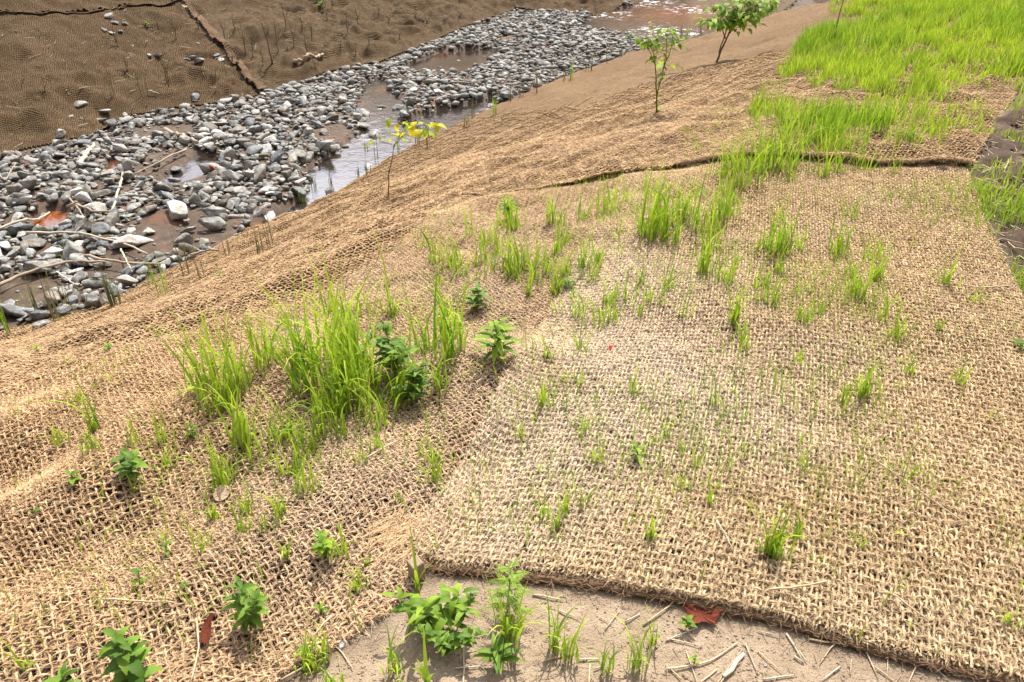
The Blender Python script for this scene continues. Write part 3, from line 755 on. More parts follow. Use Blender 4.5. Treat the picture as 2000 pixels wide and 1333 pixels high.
for (px, py, wp, mat), lab in zip(bank, blabs):
    x, y = PW([(px, py)])[0]; d = y * cp + (CAM_H - float(H(x, y))) * sp; s = wp / 2 / FPX * d
    tag(put_stone(x, y, s * 1.05, mat, None, .1, None, .2), lab, 'stone', 'stones on the far bank'); taken.append((x, y, s))
# the many: darts thrown over the bars, keeping off the water
cand_n = 90000
cx = rng.uniform(-8.0, 6, cand_n); cy = rng.uniform(2.5, 24, cand_n)
ok = inside(cx, cy, CREEK)
for c in CHANS: 
    ok &= ~(inside(cx, cy, c) & (rng.random(cand_n) > (.05 if c is CHANS[4] else .14)))
gap = fbm(cx * .9, cy * .9, 900, 3); ok &= (gap > -.42)
mudp = [PW([(290,300),(340,290),(450,300),(420,345),(330,370),(280,350)]), PW([(330,440),(450,430),(470,455),(400,490),(300,500),(310,460)]), PW([(260,250),(340,255),(330,275),(260,270)])]
for c in mudp: ok &= ~(inside(cx, cy, c) & (rng.random(cand_n) > .12))
cx, cy = cx[ok], cy[ok]
cs = np.clip(rng.lognormal(math.log(.036), .55, len(cx)), .018, .125) * np.clip(1.35 - (cy - 4) * .05, .9, 1.14)
order = np.argsort(-cs); cx, cy, cs = cx[order], cy[order], cs[order]
px_ = [t[0] for t in taken]; py_ = [t[1] for t in taken]; ps_ = [t[2] for t in taken]
AX = np.zeros(len(cx) + 200); AY = AX.copy(); AS = AX.copy(); m = len(px_); AX[:m] = px_; AY[:m] = py_; AS[:m] = ps_; m0 = m
for i in range(len(cx)):
    d = np.hypot(AX[:m] - cx[i], AY[:m] - cy[i])
    if (d > .47 * (AS[:m] + cs[i])).all():
        AX[m], AY[m], AS[m] = cx[i], cy[i], cs[i]; m += 1
sx, sy, ss = AX[m0:m], AY[m0:m], AS[m0:m]
dep = sy * cp + 3.05 * sp; vis = np.abs(sx / dep) * FPX < 1040
app = np.where(vis, ss / dep, 0); od = np.argsort(-app)
N_IND = 240
print('stones', len(sx))
def spot_label(x, y, s, mat):
    dpt = y * cp + 3.05 * sp; px = 1000 + FPX * x / dpt
    tone = {'stone': 'grey', 'paleStone': 'whitish', 'blueStone': 'dark blue grey'}[mat]
    size = 'larger' if s > .11 else ('fist sized' if s < .075 else 'middling')
    if px < 120: reg = 'at the left end of the creek bar'
    elif px < 250: reg = 'in the bar around the rust puddle'
    elif px < 400: reg = 'in the bar behind the largest boulder'
    elif px < 560: reg = 'between the mud patch and the blue channel'
    elif px < 760: reg = 'beside the narrow part of the channel'
    elif px < 1000: reg = 'on the bar above the brown shallows'
    else: reg = 'on the upstream bar near the riffle'
    return f'{size} {tone} angular stone {reg}'
sto_items = []
for i in od[:N_IND]:
    q = rnd.random(); mat = 'paleStone' if q < .2 else ('blueStone' if q < .42 else 'stone')
    o = put_stone(sx[i], sy[i], ss[i], mat, None, .2, None, .6, (rnd.uniform(.85,1.2), rnd.uniform(.75,1), rnd.uniform(.8,1.25)), dz=rnd.uniform(0, .03))
    tag(o, spot_label(sx[i], sy[i], ss[i], mat), 'stone', 'creek stones'); sto_items.append((o, sx[i] / dep[i]))
ordinal(sto_items)
parts = []
for i in od[N_IND:]:
    V, F = (SH2 if dep[i] < 11 and ss[i] > .035 else SH1)[rnd.randrange(8)]
    a, b = rnd.uniform(0, 6.28), rnd.uniform(-.4, .4); s = ss[i]
    Rm = np.array([[math.cos(a), -math.sin(a), 0], [math.sin(a), math.cos(a), 0], [0, 0, 1]]) @ np.array([[math.cos(b), 0, math.sin(b)], [0, 1, 0], [-math.sin(b), 0, math.cos(b)]])
    parts.append(((V * [s, s, s * rnd.uniform(.8, 1.3)]) @ Rm.T + [sx[i], sy[i], float(H(sx[i], sy[i])) + s * .3 + rnd.uniform(0, .025)], F))
# grit between them
gm = 8000; qx = rng.uniform(-8, 5, gm); qy = rng.uniform(3, 19, gm); okk = inside(qx, qy, CREEK) & (H(qx, qy) > ZW + .005)
for x, y in zip(qx[okk], qy[okk]):
    V, F = SH1[rnd.randrange(8)]; s = rnd.uniform(.010, .028); a = rnd.uniform(0, 6.28)
    Rm = np.array([[math.cos(a), -math.sin(a), 0], [math.sin(a), math.cos(a), 0], [0, 0, 1]])
    parts.append(((V * s) @ Rm.T + [x, y, float(H(x, y)) + s * .3], F))
V, F = joinVF(parts)
o = mesh_np('rubble', V, F, M['stone'], smooth=False); tag(o, 'loose grey rubble filling the creek bed between the bigger stones', 'rubble', kind='stuff')

# ------------------------------------------------------------------ blades
def blades(base, h, w, az, lean, bend, segs=4, fold=False, vary=None):
    """ribbons: base (n,3); h,w,az,lean,bend (n,). returns V,F,along,vary"""
    n_ = len(base); t = np.linspace(0, 1, segs + 1)[None, :]
    h, w, az, lean, bend = [np.asarray(q, float)[:, None] for q in (h, w, az, lean, bend)]
    out = lean * t + bend * t ** 2.4
    th = np.cumsum(np.concatenate([np.zeros((n_, 1)), np.broadcast_to(h / segs, (n_, segs)) * np.sin(np.clip((out[:, 1:] + out[:, :-1]) * .5, 0, 2.4))], 1), 1)
    zz = np.cumsum(np.concatenate([np.zeros((n_, 1)), np.broadcast_to(h / segs, (n_, segs)) * np.cos(np.clip((out[:, 1:] + out[:, :-1]) * .5, 0, 2.4))], 1), 1)
    cxx = base[:, None, 0] + np.cos(az) * th; cyy = base[:, None, 1] + np.sin(az) * th; czz = base[:, None, 2] + zz
    tw = az + math.pi / 2 + rng.normal(0, .7, (n_, 1))
    wid = w * np.clip(np.minimum(.55 + t * 2.2, 1.0), 0, 1) * (1 - t ** 2.2) + .0002
    ox, oy = np.cos(tw) * wid, np.sin(tw) * wid
    L = np.stack([cxx - ox, cyy - oy, czz], -1); Rr = np.stack([cxx + ox, cyy + oy, czz], -1)
    V = np.stack([L, Rr], 2).reshape(-1, 3)
    i = (np.arange(n_)[:, None] * (segs + 1) + np.arange(segs)[None]) * 2
    F = np.stack([i, i + 1, i + 3, i + 2], -1).reshape(-1, 4)
    al = np.repeat(np.broadcast_to(t, (n_, segs + 1)).reshape(-1), 2)
    vr = np.repeat(rng.random(n_) if vary is None else vary, (segs + 1) * 2)
    return V, F, al, vr

# dense grass of the terrace
def grass_patch(name, poly, n_, h, w, dens, label, clumpy=True, zo=0):
    x, y = scatter_poly(poly, n_); p = dens(x, y); k = rng.random(len(x)) < p; x, y = x[k], y[k]
    q = fbm(x * 1.3, y * 1.3, 140, 3); hh = h * rng.uniform(.45, 1.15, len(x)) * np.clip(.9 + .7 * q, .35, 1.5)
    m_ = len(x)
    V, F, al, vr = blades(np.stack([x, y, H(x, y) + zo], 1), hh, w * rng.uniform(.6, 1.3, m_), rng.uniform(0, 6.28, m_), rng.uniform(.05, .5, m_), rng.uniform(.1, 1.0, m_), 3,
                          vary=np.clip(rng.beta(1.0, 2.2, m_) + .6 * q, 0, 1))
    o = mesh_np(name, V, F, M['grass'], attrs=dict(along=al, vary=vr), smooth=True); tag(o, label, 'grass', kind='stuff'); print(name, m_); return o
def dmain(x, y):
    d = dist_line(x, y, smooth_line(np.vstack([grass_zone, grass_zone[:1]]), .12))
    f = fbm(x * 1.6, y * 1.6, 130, 3)
    cl = fbm(x * 7, y * 7, 133, 2)
    return np.clip(d * 1.0 + .10 + 1.8 * f, .0, 1) * np.clip(.5 + 3.0 * cl, .04, 1)
grass_patch('grass', grass_zone, 380000, .21, .0038, dmain, 'dense bright green grass on the terrace above the nets')
creek_left = PW([(0,470),(120,440),(260,540),(220,600),(100,640),(0,650)])
grass_patch('grass_sprouts', creek_left, 900, .12, .002, lambda x, y: np.clip(.1 + 1.6 * fbm(x * 2, y * 2, 190, 3), 0, 1), 'thin grass straggling between the creek stones at the left')
farg = np.array([[6.5, 9],[12, 7],[16, 12],[14, 22],[8.5, 20]])
sprout_zone = np.vstack([A_poly])
def dspr(x, y): return np.clip(.15 + 1.3 * fbm(x * 2, y * 2, 150, 3), .02, 1) * (1 - np.exp(-(dist_line(x, y, Abots) / .25) ** 2) * .7)
grass_patch('grass_sprouts', A_poly, 26000, .09, .0016, dspr, 'fine yellow green grass sprouts coming through the pale net', zo=.01)
grass_patch('grass_sprouts', B_poly, 22000, .09, .0016, lambda x, y: np.clip(.2 + 1.3 * fbm(x * 2, y * 2, 160, 3), .02, 1), 'fine grass sprouts coming through the golden net', zo=.01)
path_w = path_poly
grass_patch('grass_sprouts', path_w, 150000, .11, .0026, lambda x, y: np.clip(.22 + 1.5 * fbm(x * 2, y * 2, 170, 3), .0, 1), 'thin grass on the dark soil beside the pale net')
upperC = PW([(1250,330),(1450,315),(1560,300),(1500,230),(1600,90),(1640,20),(1500,100),(1380,230)])
grass_patch('grass_sprouts', upperC, 12000, .08, .0024, lambda x, y: np.clip(.05 + 1.5 * fbm(x * 1.5, y * 1.5, 180, 3), .0, 1), 'sparse low grass on the tan net below the terrace', zo=.01)

# tufts: base px, base py, height px, blades, spread px, width factor, label bits
TUFTS = [
 (400,765,125,12,22),(440,805,150,16,30),(470,765,120,14,22),(520,722,105,12,22),(550,705,85,10,18),(598,725,160,14,20),(612,770,150,14,25),(650,700,140,12,20),(690,805,175,22,30),(682,742,180,18,22),(722,765,150,14,24),
 (650,812,120,14,26),(740,835,110,14,24),(768,620,120,8,12),(830,692,105,12,20),(872,668,120,10,14),(884,705,130,16,22),(852,765,80,12,22),(792,785,120,16,26),(560,862,90,12,24),(600,892,80,12,24),(482,872,120,14,24),(440,955,95,12,24),
 (510,905,70,10,22),(562,935,80,10,22),(602,965,75,10,22),(640,850,90,12,26),(842,905,60,10,18),(848,945,70,8,14),(700,625,60,10,24),(190,850,110,7,10),(122,872,50,6,12),(180,890,60,7,14),(262,872,50,6,14),(322,872,50,8,16),
 (850,520,60,6,12),(872,532,50,7,14),(900,542,70,8,14),(940,522,60,8,14),(962,532,55,8,14),(1000,542,75,8,12),(1022,532,85,10,14),(1052,522,60,8,14),(1092,502,50,8,14),(1102,482,55,7,12),(985,452,60,10,16),(1004,455,68,10,14),(1075,442,70,5,6),(1092,442,62,5,6),
 (1142,432,50,8,14),(1182,422,60,12,20),(1200,402,50,8,16),(1168,522,45,8,12),(1262,472,112,14,22),(1282,452,100,12,20),(1302,475,92,12,20),(1322,442,100,12,20),(1345,432,85,12,20),(1362,455,80,10,18),(1388,492,72,10,18),(1400,442,90,10,18),(1422,432,80,10,18),
 (1452,372,100,16,24),(1412,352,72,14,20),(1432,332,60,12,20),(1500,342,92,16,26),(1522,332,102,18,26),(1542,312,90,16,24),(1472,342,80,14,22),(1602,352,60,12,18),(1632,342,55,10,18),(1742,345,40,8,14),(1682,340,42,8,16),(1372,542,90,9,12),(1412,562,80,9,14),
 (1432,642,80,8,10),(1482,572,70,9,14),(1510,502,100,14,18),(1532,502,70,10,16),(1500,602,60,9,14),(1562,582,40,7,14),(1632,505,85,10,16),(1682,785,75,12,14),(1185,602,62,9,12),(1175,645,50,7,12),(1272,602,52,8,14),(1302,572,50,8,14),(1842,562,60,9,14),
 (1752,672,75,8,14),(1390,802,60,4,6),(1302,872,50,7,14),(1162,912,55,6,8),(1105,1012,60,6,8),(1135,992,60,6,10),(1085,1042,62,5,6),(1352,922,60,5,6),(1272,1062,50,7,10),(1492,1092,105,12,14),(1512,1095,80,10,14),(1556,1062,72,6,8),(1382,992,50,5,8),(1955,1222,60,9,18),
 (1000,1255,110,12,16),(1110,1292,80,7,12),(1082,1275,90,7,12),(1242,1312,90,9,16),(1272,1262,60,6,10),(1182,1320,70,6,10),(772,1318,80,7,14),(622,1295,72,14,22),(600,1305,50,10,20),(660,1345,60,8,16),(60,1310,60,4,8),(700,1160,50,8,16),(550,1010,60,8,16),(480,1010,50,8,16),(400,1080,50,5,10),
 (570,640,50,8,14),(640,620,50,8,14),(1600,620,40,6,10),(1660,590,50,7,12),(1900,600,40,6,12),(1770,740,45,6,10),(1870,760,50,6,10),(1060,800,50,7,10),(1015,860,50,6,10),(1240,780,50,6,10),(1130,760,40,6,10),(1450,690,50,7,12),(1560,720,35,5,10),(330,920,40,8,16),(150,800,40,5,10)]
LMK = [(290,1280,'the big nettle'),(492,1200,'the two shoot nettle'),(260,920,'the bushy seedling'),(276,1140,'the stacked leaf seedling'),(845,1190,'the lance leaved weed'),(990,1180,'the feathery weed'),(970,670,'the arching weed'),(930,590,'the dark bushy seedling'),
 (1110,565,'the compact seedling'),(1245,895,'the splayed weed'),(1470,708,'the tiny flat seedling'),(990,425,'the upright leafy weed'),(437,978,'the round tan leaf'),(1368,1200,'the red dead leaf'),(1191,694,'the red petal'),(1283,300,'the rolled net edge'),(1550,316,'the rolled net edge'),(1740,330,'the end of the rolled edge'),
 (640,1085,'the light rounded seedling'),(745,894,'the brown straw'),(1790,975,'the diagonal straw'),(1700,700,'the middle right of the pale net'),(1550,1170,'the straw by the net edge'),(690,720,'the tallest clump'),(400,700,'the left end of the clump'),(560,880,'the front of the clump'),(1350,480,'the thick group on the pale net'),(1510,540,'the right side of the thick group')]
def tuft_label(px, py, hp, nb):
    sz = 'tall' if hp > 110 else ('short' if hp < 60 else 'middling')
    thick = 'dense' if nb > 13 else ('sparse' if nb < 8 else 'loose')
    lx, ly, nm = min(LMK, key=lambda l: math.hypot(l[0] - px, (l[1] - py) * 1.4))
    dx, dy = px - lx, py - ly
    if math.hypot(dx, dy) < 22: w = 'at'
    elif abs(dx) > abs(dy) * 1.2: w = 'left of' if dx < 0 else 'right of'
    else: w = 'behind' if dy < 0 else 'in front of'
    return f'{sz} {thick} grass tuft {w} {nm}'
for k in range(90):
    q = rnd.random()
    if q < .5: a, b = rnd.uniform(1190, 1720), rnd.uniform(350, 640)
    elif q < .7: a, b = rnd.uniform(830, 1180), rnd.uniform(440, 640)
    elif q < .88: a, b = rnd.uniform(1000, 1900), rnd.uniform(640, 1150)
    else: a, b = rnd.uniform(60, 760), rnd.uniform(860, 1180)
    TUFTS.append((a, b, rnd.uniform(28, 62) * (.8 + .4 * rnd.random()), rnd.randint(3, 8), rnd.uniform(6, 16)))
tp = PW([(t[0], t[1]) for t in TUFTS])
tuft_items = []
for (px, py, hp, nb, spx), (x, y) in zip(TUFTS, tp):
    z = float(H(x, y)) + .008; d = y * cp + (CAM_H - z) * sp
    h = hp / FPX * d / cp * 1.3; spr = spx / FPX * d * .6; n_ = int(nb * 2.6) + 3
    b = np.stack([rng.normal(0, spr * 1.15, n_), rng.normal(0, spr * 1.15, n_), np.full(n_, -.004)], 1)
    V, F, al, vr = blades(b, h * (.18 + .92 * rng.random(n_) ** 1.5), np.clip(.0014 * rng.uniform(.6, 1.7, n_) * (1 + h * 4.0), .0018, .006), rng.uniform(0, 6.28, n_), rng.uniform(.02, .7, n_) ** 1.2, rng.uniform(.0, 1.7, n_), 7,
                          vary=np.clip(rng.beta(.9, 1.9, n_), 0, 1))
    o = mesh_np('grass_tuft', V, F, M['grass'], attrs=dict(along=al, vary=vr)); o.location = (x, y, z)
    tag(o, tuft_label(px, py, hp, nb), 'grass tuft', 'grass tufts growing through the nets'); tuft_items.append((o, px))

ordinal(tuft_items)
# ------------------------------------------------------------------ broad leaved plants
def leafVF(L, w, segs=6, droop=.6, fold=.25, serr=0.0, shape=.42):
    """one leaf along +x, base at 0, two halves folded on the midrib"""
    t = np.linspace(0, 1, segs + 1); wd = w * np.clip(np.sin(math.pi * np.clip(t, 0, 1) ** shape ** .55), 0, 1) ** .8
    if serr: wd = wd * (1 + serr * ((np.arange(segs + 1) % 2) * 2 - 1))
    wd[0] = w * .04; wd[-1] = w * .02
    a = droop * t; x = np.cumsum(np.r_[0, np.cos(a[1:]) * L / segs]); z = -np.cumsum(np.r_[0, np.sin(a[1:]) * L / segs])
    V = []
    for k in range(segs + 1):
        zz = z[k] + fold * wd[k]; V += [(x[k], -wd[k], zz), (x[k], 0, z[k]), (x[k], wd[k], zz)]
    V = np.array(V); i = np.arange(segs)[:, None] * 3
    F = np.concatenate([i + [0, 1, 4, 3], i + [1, 2, 5, 4]])
    return V, F, np.repeat(t, 3)
def place(V, az, pitch, pos):
    c, s = math.cos(-pitch), math.sin(-pitch); Ry = np.array([[c, 0, s], [0, 1, 0], [-s, 0, c]])
    c, s = math.cos(az), math.sin(az); Rz = np.array([[c, -s, 0], [s, c, 0], [0, 0, 1]])
    return V @ (Rz @ Ry).T + pos
def plant(px, py, hp, leaves, lp, wf, name, label, mat='weed', stems=1, serr=0.0, droop=.9, cat='weed', lean=.15, top=True, stem_r=.0022, group=None, start=.25, pitch=.35):
    """hp: height px, leaves per stem, lp: leaf length px, wf: width/length"""
    x, y = PW([(px, py)])[0]; z = float(H(x, y)) + .004; d = y * cp + (CAM_H - z) * sp; k = d / FPX
    h0 = hp * k / cp; L0 = lp * k; root = empty(name, (x, y, z)); paths, LV = [], []
    for s_ in range(stems):
        a0 = rnd.uniform(0, 6.28); ln = lean * rnd.uniform(.3, 1.4) * (1 if stems == 1 else 1.8); h = h0 * rnd.uniform(.7, 1) if s_ else h0
        t = np.linspace(0, 1, 8); P = np.stack([math.cos(a0) * ln * h * t ** 1.5, math.sin(a0) * ln * h * t ** 1.5, h * t * .95], 1)
        paths.append((P, stem_r * (1.1 - .7 * t)))
        for q in range(leaves):
            f = start + (1 - start) * (q / max(leaves - 1, 1)); pos = np.array([np.interp(f, t, P[:, c]) for c in range(3)])
            sz = L0 * (1.05 - .55 * abs(f - .55) / .55) * rnd.uniform(.8, 1.15)
            az = (q // 2) * 1.57 + (q % 2) * math.pi + rnd.uniform(-.4, .4) + a0
            V, F, al = leafVF(sz, sz * wf * .5, 14 if serr else 7, droop * rnd.uniform(.6, 1.3), .28, serr)
            LV.append((place(V, az, pitch + .5 * f * rnd.uniform(.5, 1.2), pos), F, al, rnd.random() ** 1.6))
    tubes_obj('stem', paths, M['greenStem'] if mat != 'sedge' else M['bark'], root, 5)
    V, F = joinVF([(a, b) for a, b, _, _ in LV]); al = np.concatenate([c for _, _, c, _ in LV]); vr = np.concatenate([np.full(len(a), v) for a, _, _, v in LV])
    mesh_np('leaves', V, F, M[mat], root, attrs=dict(along=al, vary=vr))
    tag(root, label, cat, group); return root
plant(288,1385,185,30,62,.44,'nettle_plant','large dark green serrated leaved weed cut by the bottom edge at left',serr=.10,droop=1.3)
plant(492,1235,105,18,42,.42,'nettle_plant','dark serrated leaved weed with two shoots on the golden net',serr=.10,stems=2,droop=1.0)
plant(260,942,60,10,38,.5,'seedling','bushy broad leaved seedling above the hollow on the golden net',stems=2)
plant(150,948,26,6,22,.6,'seedling','low creeping seedling left of the bushy one')
plant(276,1152,42,4,24,.6,'seedling','small seedling with stacked rounded leaves alone on golden net')
plant(70,1010,14,3,16,.8,'seedling','tiny round leaved seedling at the left edge',)
plant(362,1152,14,3,16,.9,'seedling','tiny grey green round leaved seedling right of the stacked one')
plant(330,1090,36,6,22,.4,'seedling','slender yellow green seedling near the middle of golden net',mat='young')
plant(640,1090,62,10,28,.55,'seedling','light green seedling with rounded leaves near the stake',mat='young',stems=2)
plant(630,1205,34,8,20,.35,'seedling','little star shaped weed beside the edge of the soil',mat='young')
plant(130,1345,36,9,42,.3,'seedling','low spreading weed at the bottom left corner')
plant(845,1225,85,14,60,.28,'leafy_weed','bushy weed with long drooping lance leaves under the stake',mat='young',stems=4,lean=.35,droop=1.6)
plant(880,1275,80,18,30,.45,'leafy_weed','dense small leaved weed at the foot of the lance leaved one',stems=4,lean=.35)
plant(975,1300,40,12,60,.28,'leafy_weed','dark rosette of toothed leaves at the bottom middle',serr=.1,lean=.2)
plant(600,1290,30,10,30,.2,'seedling','spiky tuft weed on the soil edge left of the lance leaves',mat='young')
plant(1355,1298,16,3,18,.7,'seedling','single pale leaf seedling low on the bare soil',mat='young')
plant(1340,1228,22,6,22,.5,'seedling','flat pale green seedling left of the red dead leaf',mat='young')
plant(968,708,80,14,62,.24,'leafy_weed','arching lance leaved weed at the left margin of the pale net',stems=2,lean=.1,droop=1.1,mat='young')
plant(930,612,48,12,30,.5,'leafy_weed','dark bushy seedling with drooping top above the arching weed',stems=2)
plant(1108,572,26,9,20,.5,'seedling','compact dark green seedling on the net overlap')
plant(1120,592,24,6,14,.5,'seedling','pale seedling just below the compact dark one',mat='young')
plant(1245,902,34,9,34,.3,'seedling','low bright weed with splayed narrow leaves on the pale net',mat='young')
plant(1470,708,10,4,14,.5,'seedling','tiny flat seedling on the middle of the pale net',mat='young')
plant(1385,700,18,5,14,.4,'seedling','tiny upright seedling left of the flat one',mat='young')
plant(990,435,42,12,26,.45,'leafy_weed','upright bright leafy weed near the far edge of the golden net',stems=2,mat='young')
plant(775,735,95,16,40,.4,'leafy_weed','dark leafy weed hidden inside the big grass clump',stems=4,lean=.3)
plant(800,800,85,14,38,.42,'leafy_weed','dark broad leaved weed at the right foot of the big clump',stems=3,lean=.25)
plant(690,720,70,12,36,.4,'leafy_weed','leafy weed behind the tallest blades of the big clump',stems=3,lean=.3)
plant(1990,690,24,6,24,.5,'seedling','dark seedling cut by the right edge of the picture')
plant(1400,960,16,4,14,.5,'seedling','tiny dark seedling among near blades on the pale net')
plant(380,860,26,6,20,.6,'seedling','round leaved seedling at the left foot of the big clump',mat='young')
plant(215,690,16,6,16,.5,'seedling','light green seedling beyond the crest of the golden net',mat='young')
plant(75,690,14,5,14,.5,'seedling','small seedling low on the slope at the left',mat='young')
plant(1655,75,22,7,30,.22,'agave_weed','blue grey spiky rosette beside the bare stem in the grass',start=.1)
plant(430,545,12,5,12,.5,'seedling','tiny bright seedling on the slope below the channel',mat='young')
plant(290,55,12,8,14,.3,'seedling','pale green seedling high on the far bank',mat='young')
plant(625,20,26,8,18,.3,'seedling','yellow green shrublet at the top of the far bank',mat='young',stems=2)
# feathery weed with divided leaves
x, y = PW([(990,1218)])[0]; z = float(H(x, y)); k = (y * cp + (CAM_H - z) * sp) / FPX
root = empty('feathery_weed', (x, y, z)); LV = []; paths = []
hh = 118 * k / cp; t = np.linspace(0, 1, 8); P = np.stack([.01 * t, .02 * t, hh * t], 1); paths.append((P, .0025 * (1.1 - .7 * t)))
for q in range(26):
    f = .2 + .8 * q / 25; pos = np.array([np.interp(f, t, P[:, c]) for c in range(3)]); az = q * 2.4; L = 62 * k * (1.1 - .5 * f)
    tt = np.linspace(0, 1, 6); dirv = np.array([math.cos(az), math.sin(az), .35]); sdv = np.array([-math.sin(az), math.cos(az), 0])
    R_ = pos + np.outer(tt * L, dirv) + np.outer(-.35 * L * tt ** 2, [0, 0, 1]); paths.append((R_, .0009 * (1.1 - .6 * tt)))
    for m_ in range(2, 11):
        g = m_ / 10; c0 = np.array([np.interp(g, tt, R_[:, c]) for c in range(3)])
        for sd in (-1, 1):
            ln_ = L * .30 * (1.15 - g); V, F, al = leafVF(ln_, ln_ * .16, 3, .4, .1)
            LV.append((place(V, az + sd * .85, .15, c0), F, al, rnd.random() * .5))
tubes_obj('stem', paths, M['greenStem'], root, 4)
V, F = joinVF([(a, b) for a, b, _, _ in LV])
mesh_np('leaves', V, F, M['young'], root, attrs=dict(along=np.concatenate([c for _, _, c, _ in LV]), vary=np.concatenate([np.full(len(a), v * .6) for a, _, _, v in LV])))
tag(root, 'feathery pale green weed with finely cut leaves at the pale net edge', 'weed')
# two single tall blades of a broad grass
for (px, py, hp, az, lab) in [(815,1165,170,2.2,'tall broad grass blade rising past the wooden stake'),(832,1345,150,1.4,'dark upright grass blade at the bottom of the bare soil'),(720,1110,60,.4,'short bent grass shoot just left of the stake')]:
    x, y = PW([(px, py)])[0]; z = float(H(x, y)); k = (y * cp + (CAM_H - z) * sp) / FPX; h = hp * k / cp
    m_ = 5; V, F, al, vr = blades(np.array([[rnd.uniform(-.006, .006), rnd.uniform(-.006, .006), 0] for _ in range(m_)]), h * np.array([1, .62, .5, .4, .3]), np.full(m_, .0062), az + np.array([0, 2.6, -2, .9, 3.8]), np.array([.04, .35, .5, .6, .5]), np.array([.12, .4, .5, .6, .9]), 8, vary=np.array([.35, .2, .5, .3, .6]))
    o = mesh_np('grass_shoot', V, F, M['grass'], attrs=dict(along=al, vary=vr)); o.location = (x, y, z); tag(o, lab, 'grass')

# ------------------------------------------------------------------ saplings
def sapling(px, py, tips, name, label, leaves, lp, mat='sapleaf', r0=.006, lean_depth=0, wf=.55, trunk_name='trunk', droop=1.0, span=(.5, 1.0), crown='crown', nleaf_low=0):
    """tips: list of polylines of (dx px, height px) from the base giving limbs"""
    x, y = PW([(px, py)])[0]; z = float(H(x, y)) - .01; k = (y * cp + (CAM_H - z) * sp) / FPX
    root = empty(name, (x, y, z)); paths = []; LV = []
    for ti, tip in enumerate(tips):
        pts = [(0, 0)] + list(tip) if ti == 0 or tip[0][1] > 0 and len(tip[0]) == 2 else tip
        hs = .8 if py < 400 and px > 700 else 1.0
        P = np.array([[a * k, rnd.uniform(-.03, .03) * (b > 0) + lean_depth * b * k, b * k * hs / cp] for a, b in tip])
        s0 = np.linspace(0, 1, len(P)); s1 = np.linspace(0, 1, 10); P = np.stack([np.interp(s1, s0, P[:, c]) for c in range(3)], 1)
        P[1:-1] = (P[:-2] + 2 * P[1:-1] + P[2:]) / 4; P[1:-1] += np.array([[rnd.gauss(0, .004) for _ in range(3)] for _ in range(8)])
        paths.append((P, r0 * (1 if ti == 0 else .6) * (1.05 - .75 * s1)))
        for q in range(leaves):
            f = rnd.uniform(*span); pos = np.array([np.interp(f, s1, P[:, c]) for c in range(3)])
            sz = lp * k * rnd.uniform(.6, 1.15); az = rnd.uniform(0, 6.28)
            tw = np.array([math.cos(az), math.sin(az), rnd.uniform(.0, .5)]) * sz * rnd.uniform(.2, 2.2)
            if nleaf_low == 0 or f > .6: 
                paths.append((np.stack([pos, pos + tw * .5 + [0, 0, sz * .1], pos + tw]), .0012)); pos = pos + tw
            V, F, al = leafVF(sz, sz * wf * .5, 5, droop * rnd.uniform(.5, 1.4), .2)
            LV.append((place(V, az + rnd.uniform(-.6, .6), rnd.uniform(-.5, .5), pos), F, al, rnd.random() ** 2))
        for q in range(nleaf_low):
            f = rnd.uniform(.03, .35); pos = np.array([np.interp(f, s1, P[:, c]) for c in range(3)]); sz = lp * k * rnd.uniform(.5, 1)
            V, F, al = leafVF(sz, sz * wf * .5, 5, droop * rnd.uniform(.5, 1.4), .2)
            LV.append((place(V, rnd.uniform(0, 6.28), rnd.uniform(-.2, .7), pos), F, al, rnd.random() ** 2))
    tubes_obj(trunk_name, paths, M['bark'], root, 6)
    if LV:
        V, F = joinVF([(a, b) for a, b, _, _ in LV])
        mesh_np(crown, V, F, M[mat], root, attrs=dict(along=np.concatenate([c for _, _, c, _ in LV]), vary=np.concatenate([np.full(len(a), v) for a, _, _, v in LV])))
    tag(root, label, 'sapling'); return root
sapling(1283,222,[[(0,0),(-6,60),(-14,110),(-30,150)],[(-4,40),(4,90),(6,140),(-2,170)],[(-12,100),(-25,125),(-38,150)],[(4,90),(14,130),(16,155)]],'sapling','light green leafy sapling on the near bank left of the bushy one',34,14,r0=.008,span=(.62,1.0),nleaf_low=14)
sapling(1398,124,[[(0,0),(10,40),(26,85),(30,125)],[(4,20),(12,60),(10,90),(-5,110)],[(16,60),(40,90),(75,108)],[(12,50),(0,75),(-22,82)],[(26,85),(50,110),(92,122)],[(16,60),(30,80),(48,84)]],'sapling','bushy green sapling with forked trunk cut by the top of the picture',64,17,r0=.014,span=(.5,1.0))
sapling(1626,86,[[(0,0),(2,45),(4,100),(6,150)],[(4,100),(10,130),(18,150)]],'sapling','bare thin brown sapling stem rising from the grass edge',0,10,r0=.007)
sapling(759,386,[[(0,0),(4,50),(16,105),(32,138)],[(16,105),(30,125),(56,148),(66,150)]],'sapling','thin sapling with drooping yellow green leaves over the creek edge',15,24,'yellow',r0=.006,span=(.72,1.0),wf=.6,droop=1.6)
sapling(1225+60,150,[[(0,0),(6,14),(14,26)]],'shoot','dark forked shoot with one round yellow leaf beside the light green sapling',4,24,r0=.004,span=(.8,1.0),wf=.9)
sapling(533,128,[[(0,0),(-3,34),(-8,60),(-12,74)],[(-5,45),(2,58),(4,66)]],'dead_shrub','pale leafless stem standing on the far bank',0,5,r0=.014)
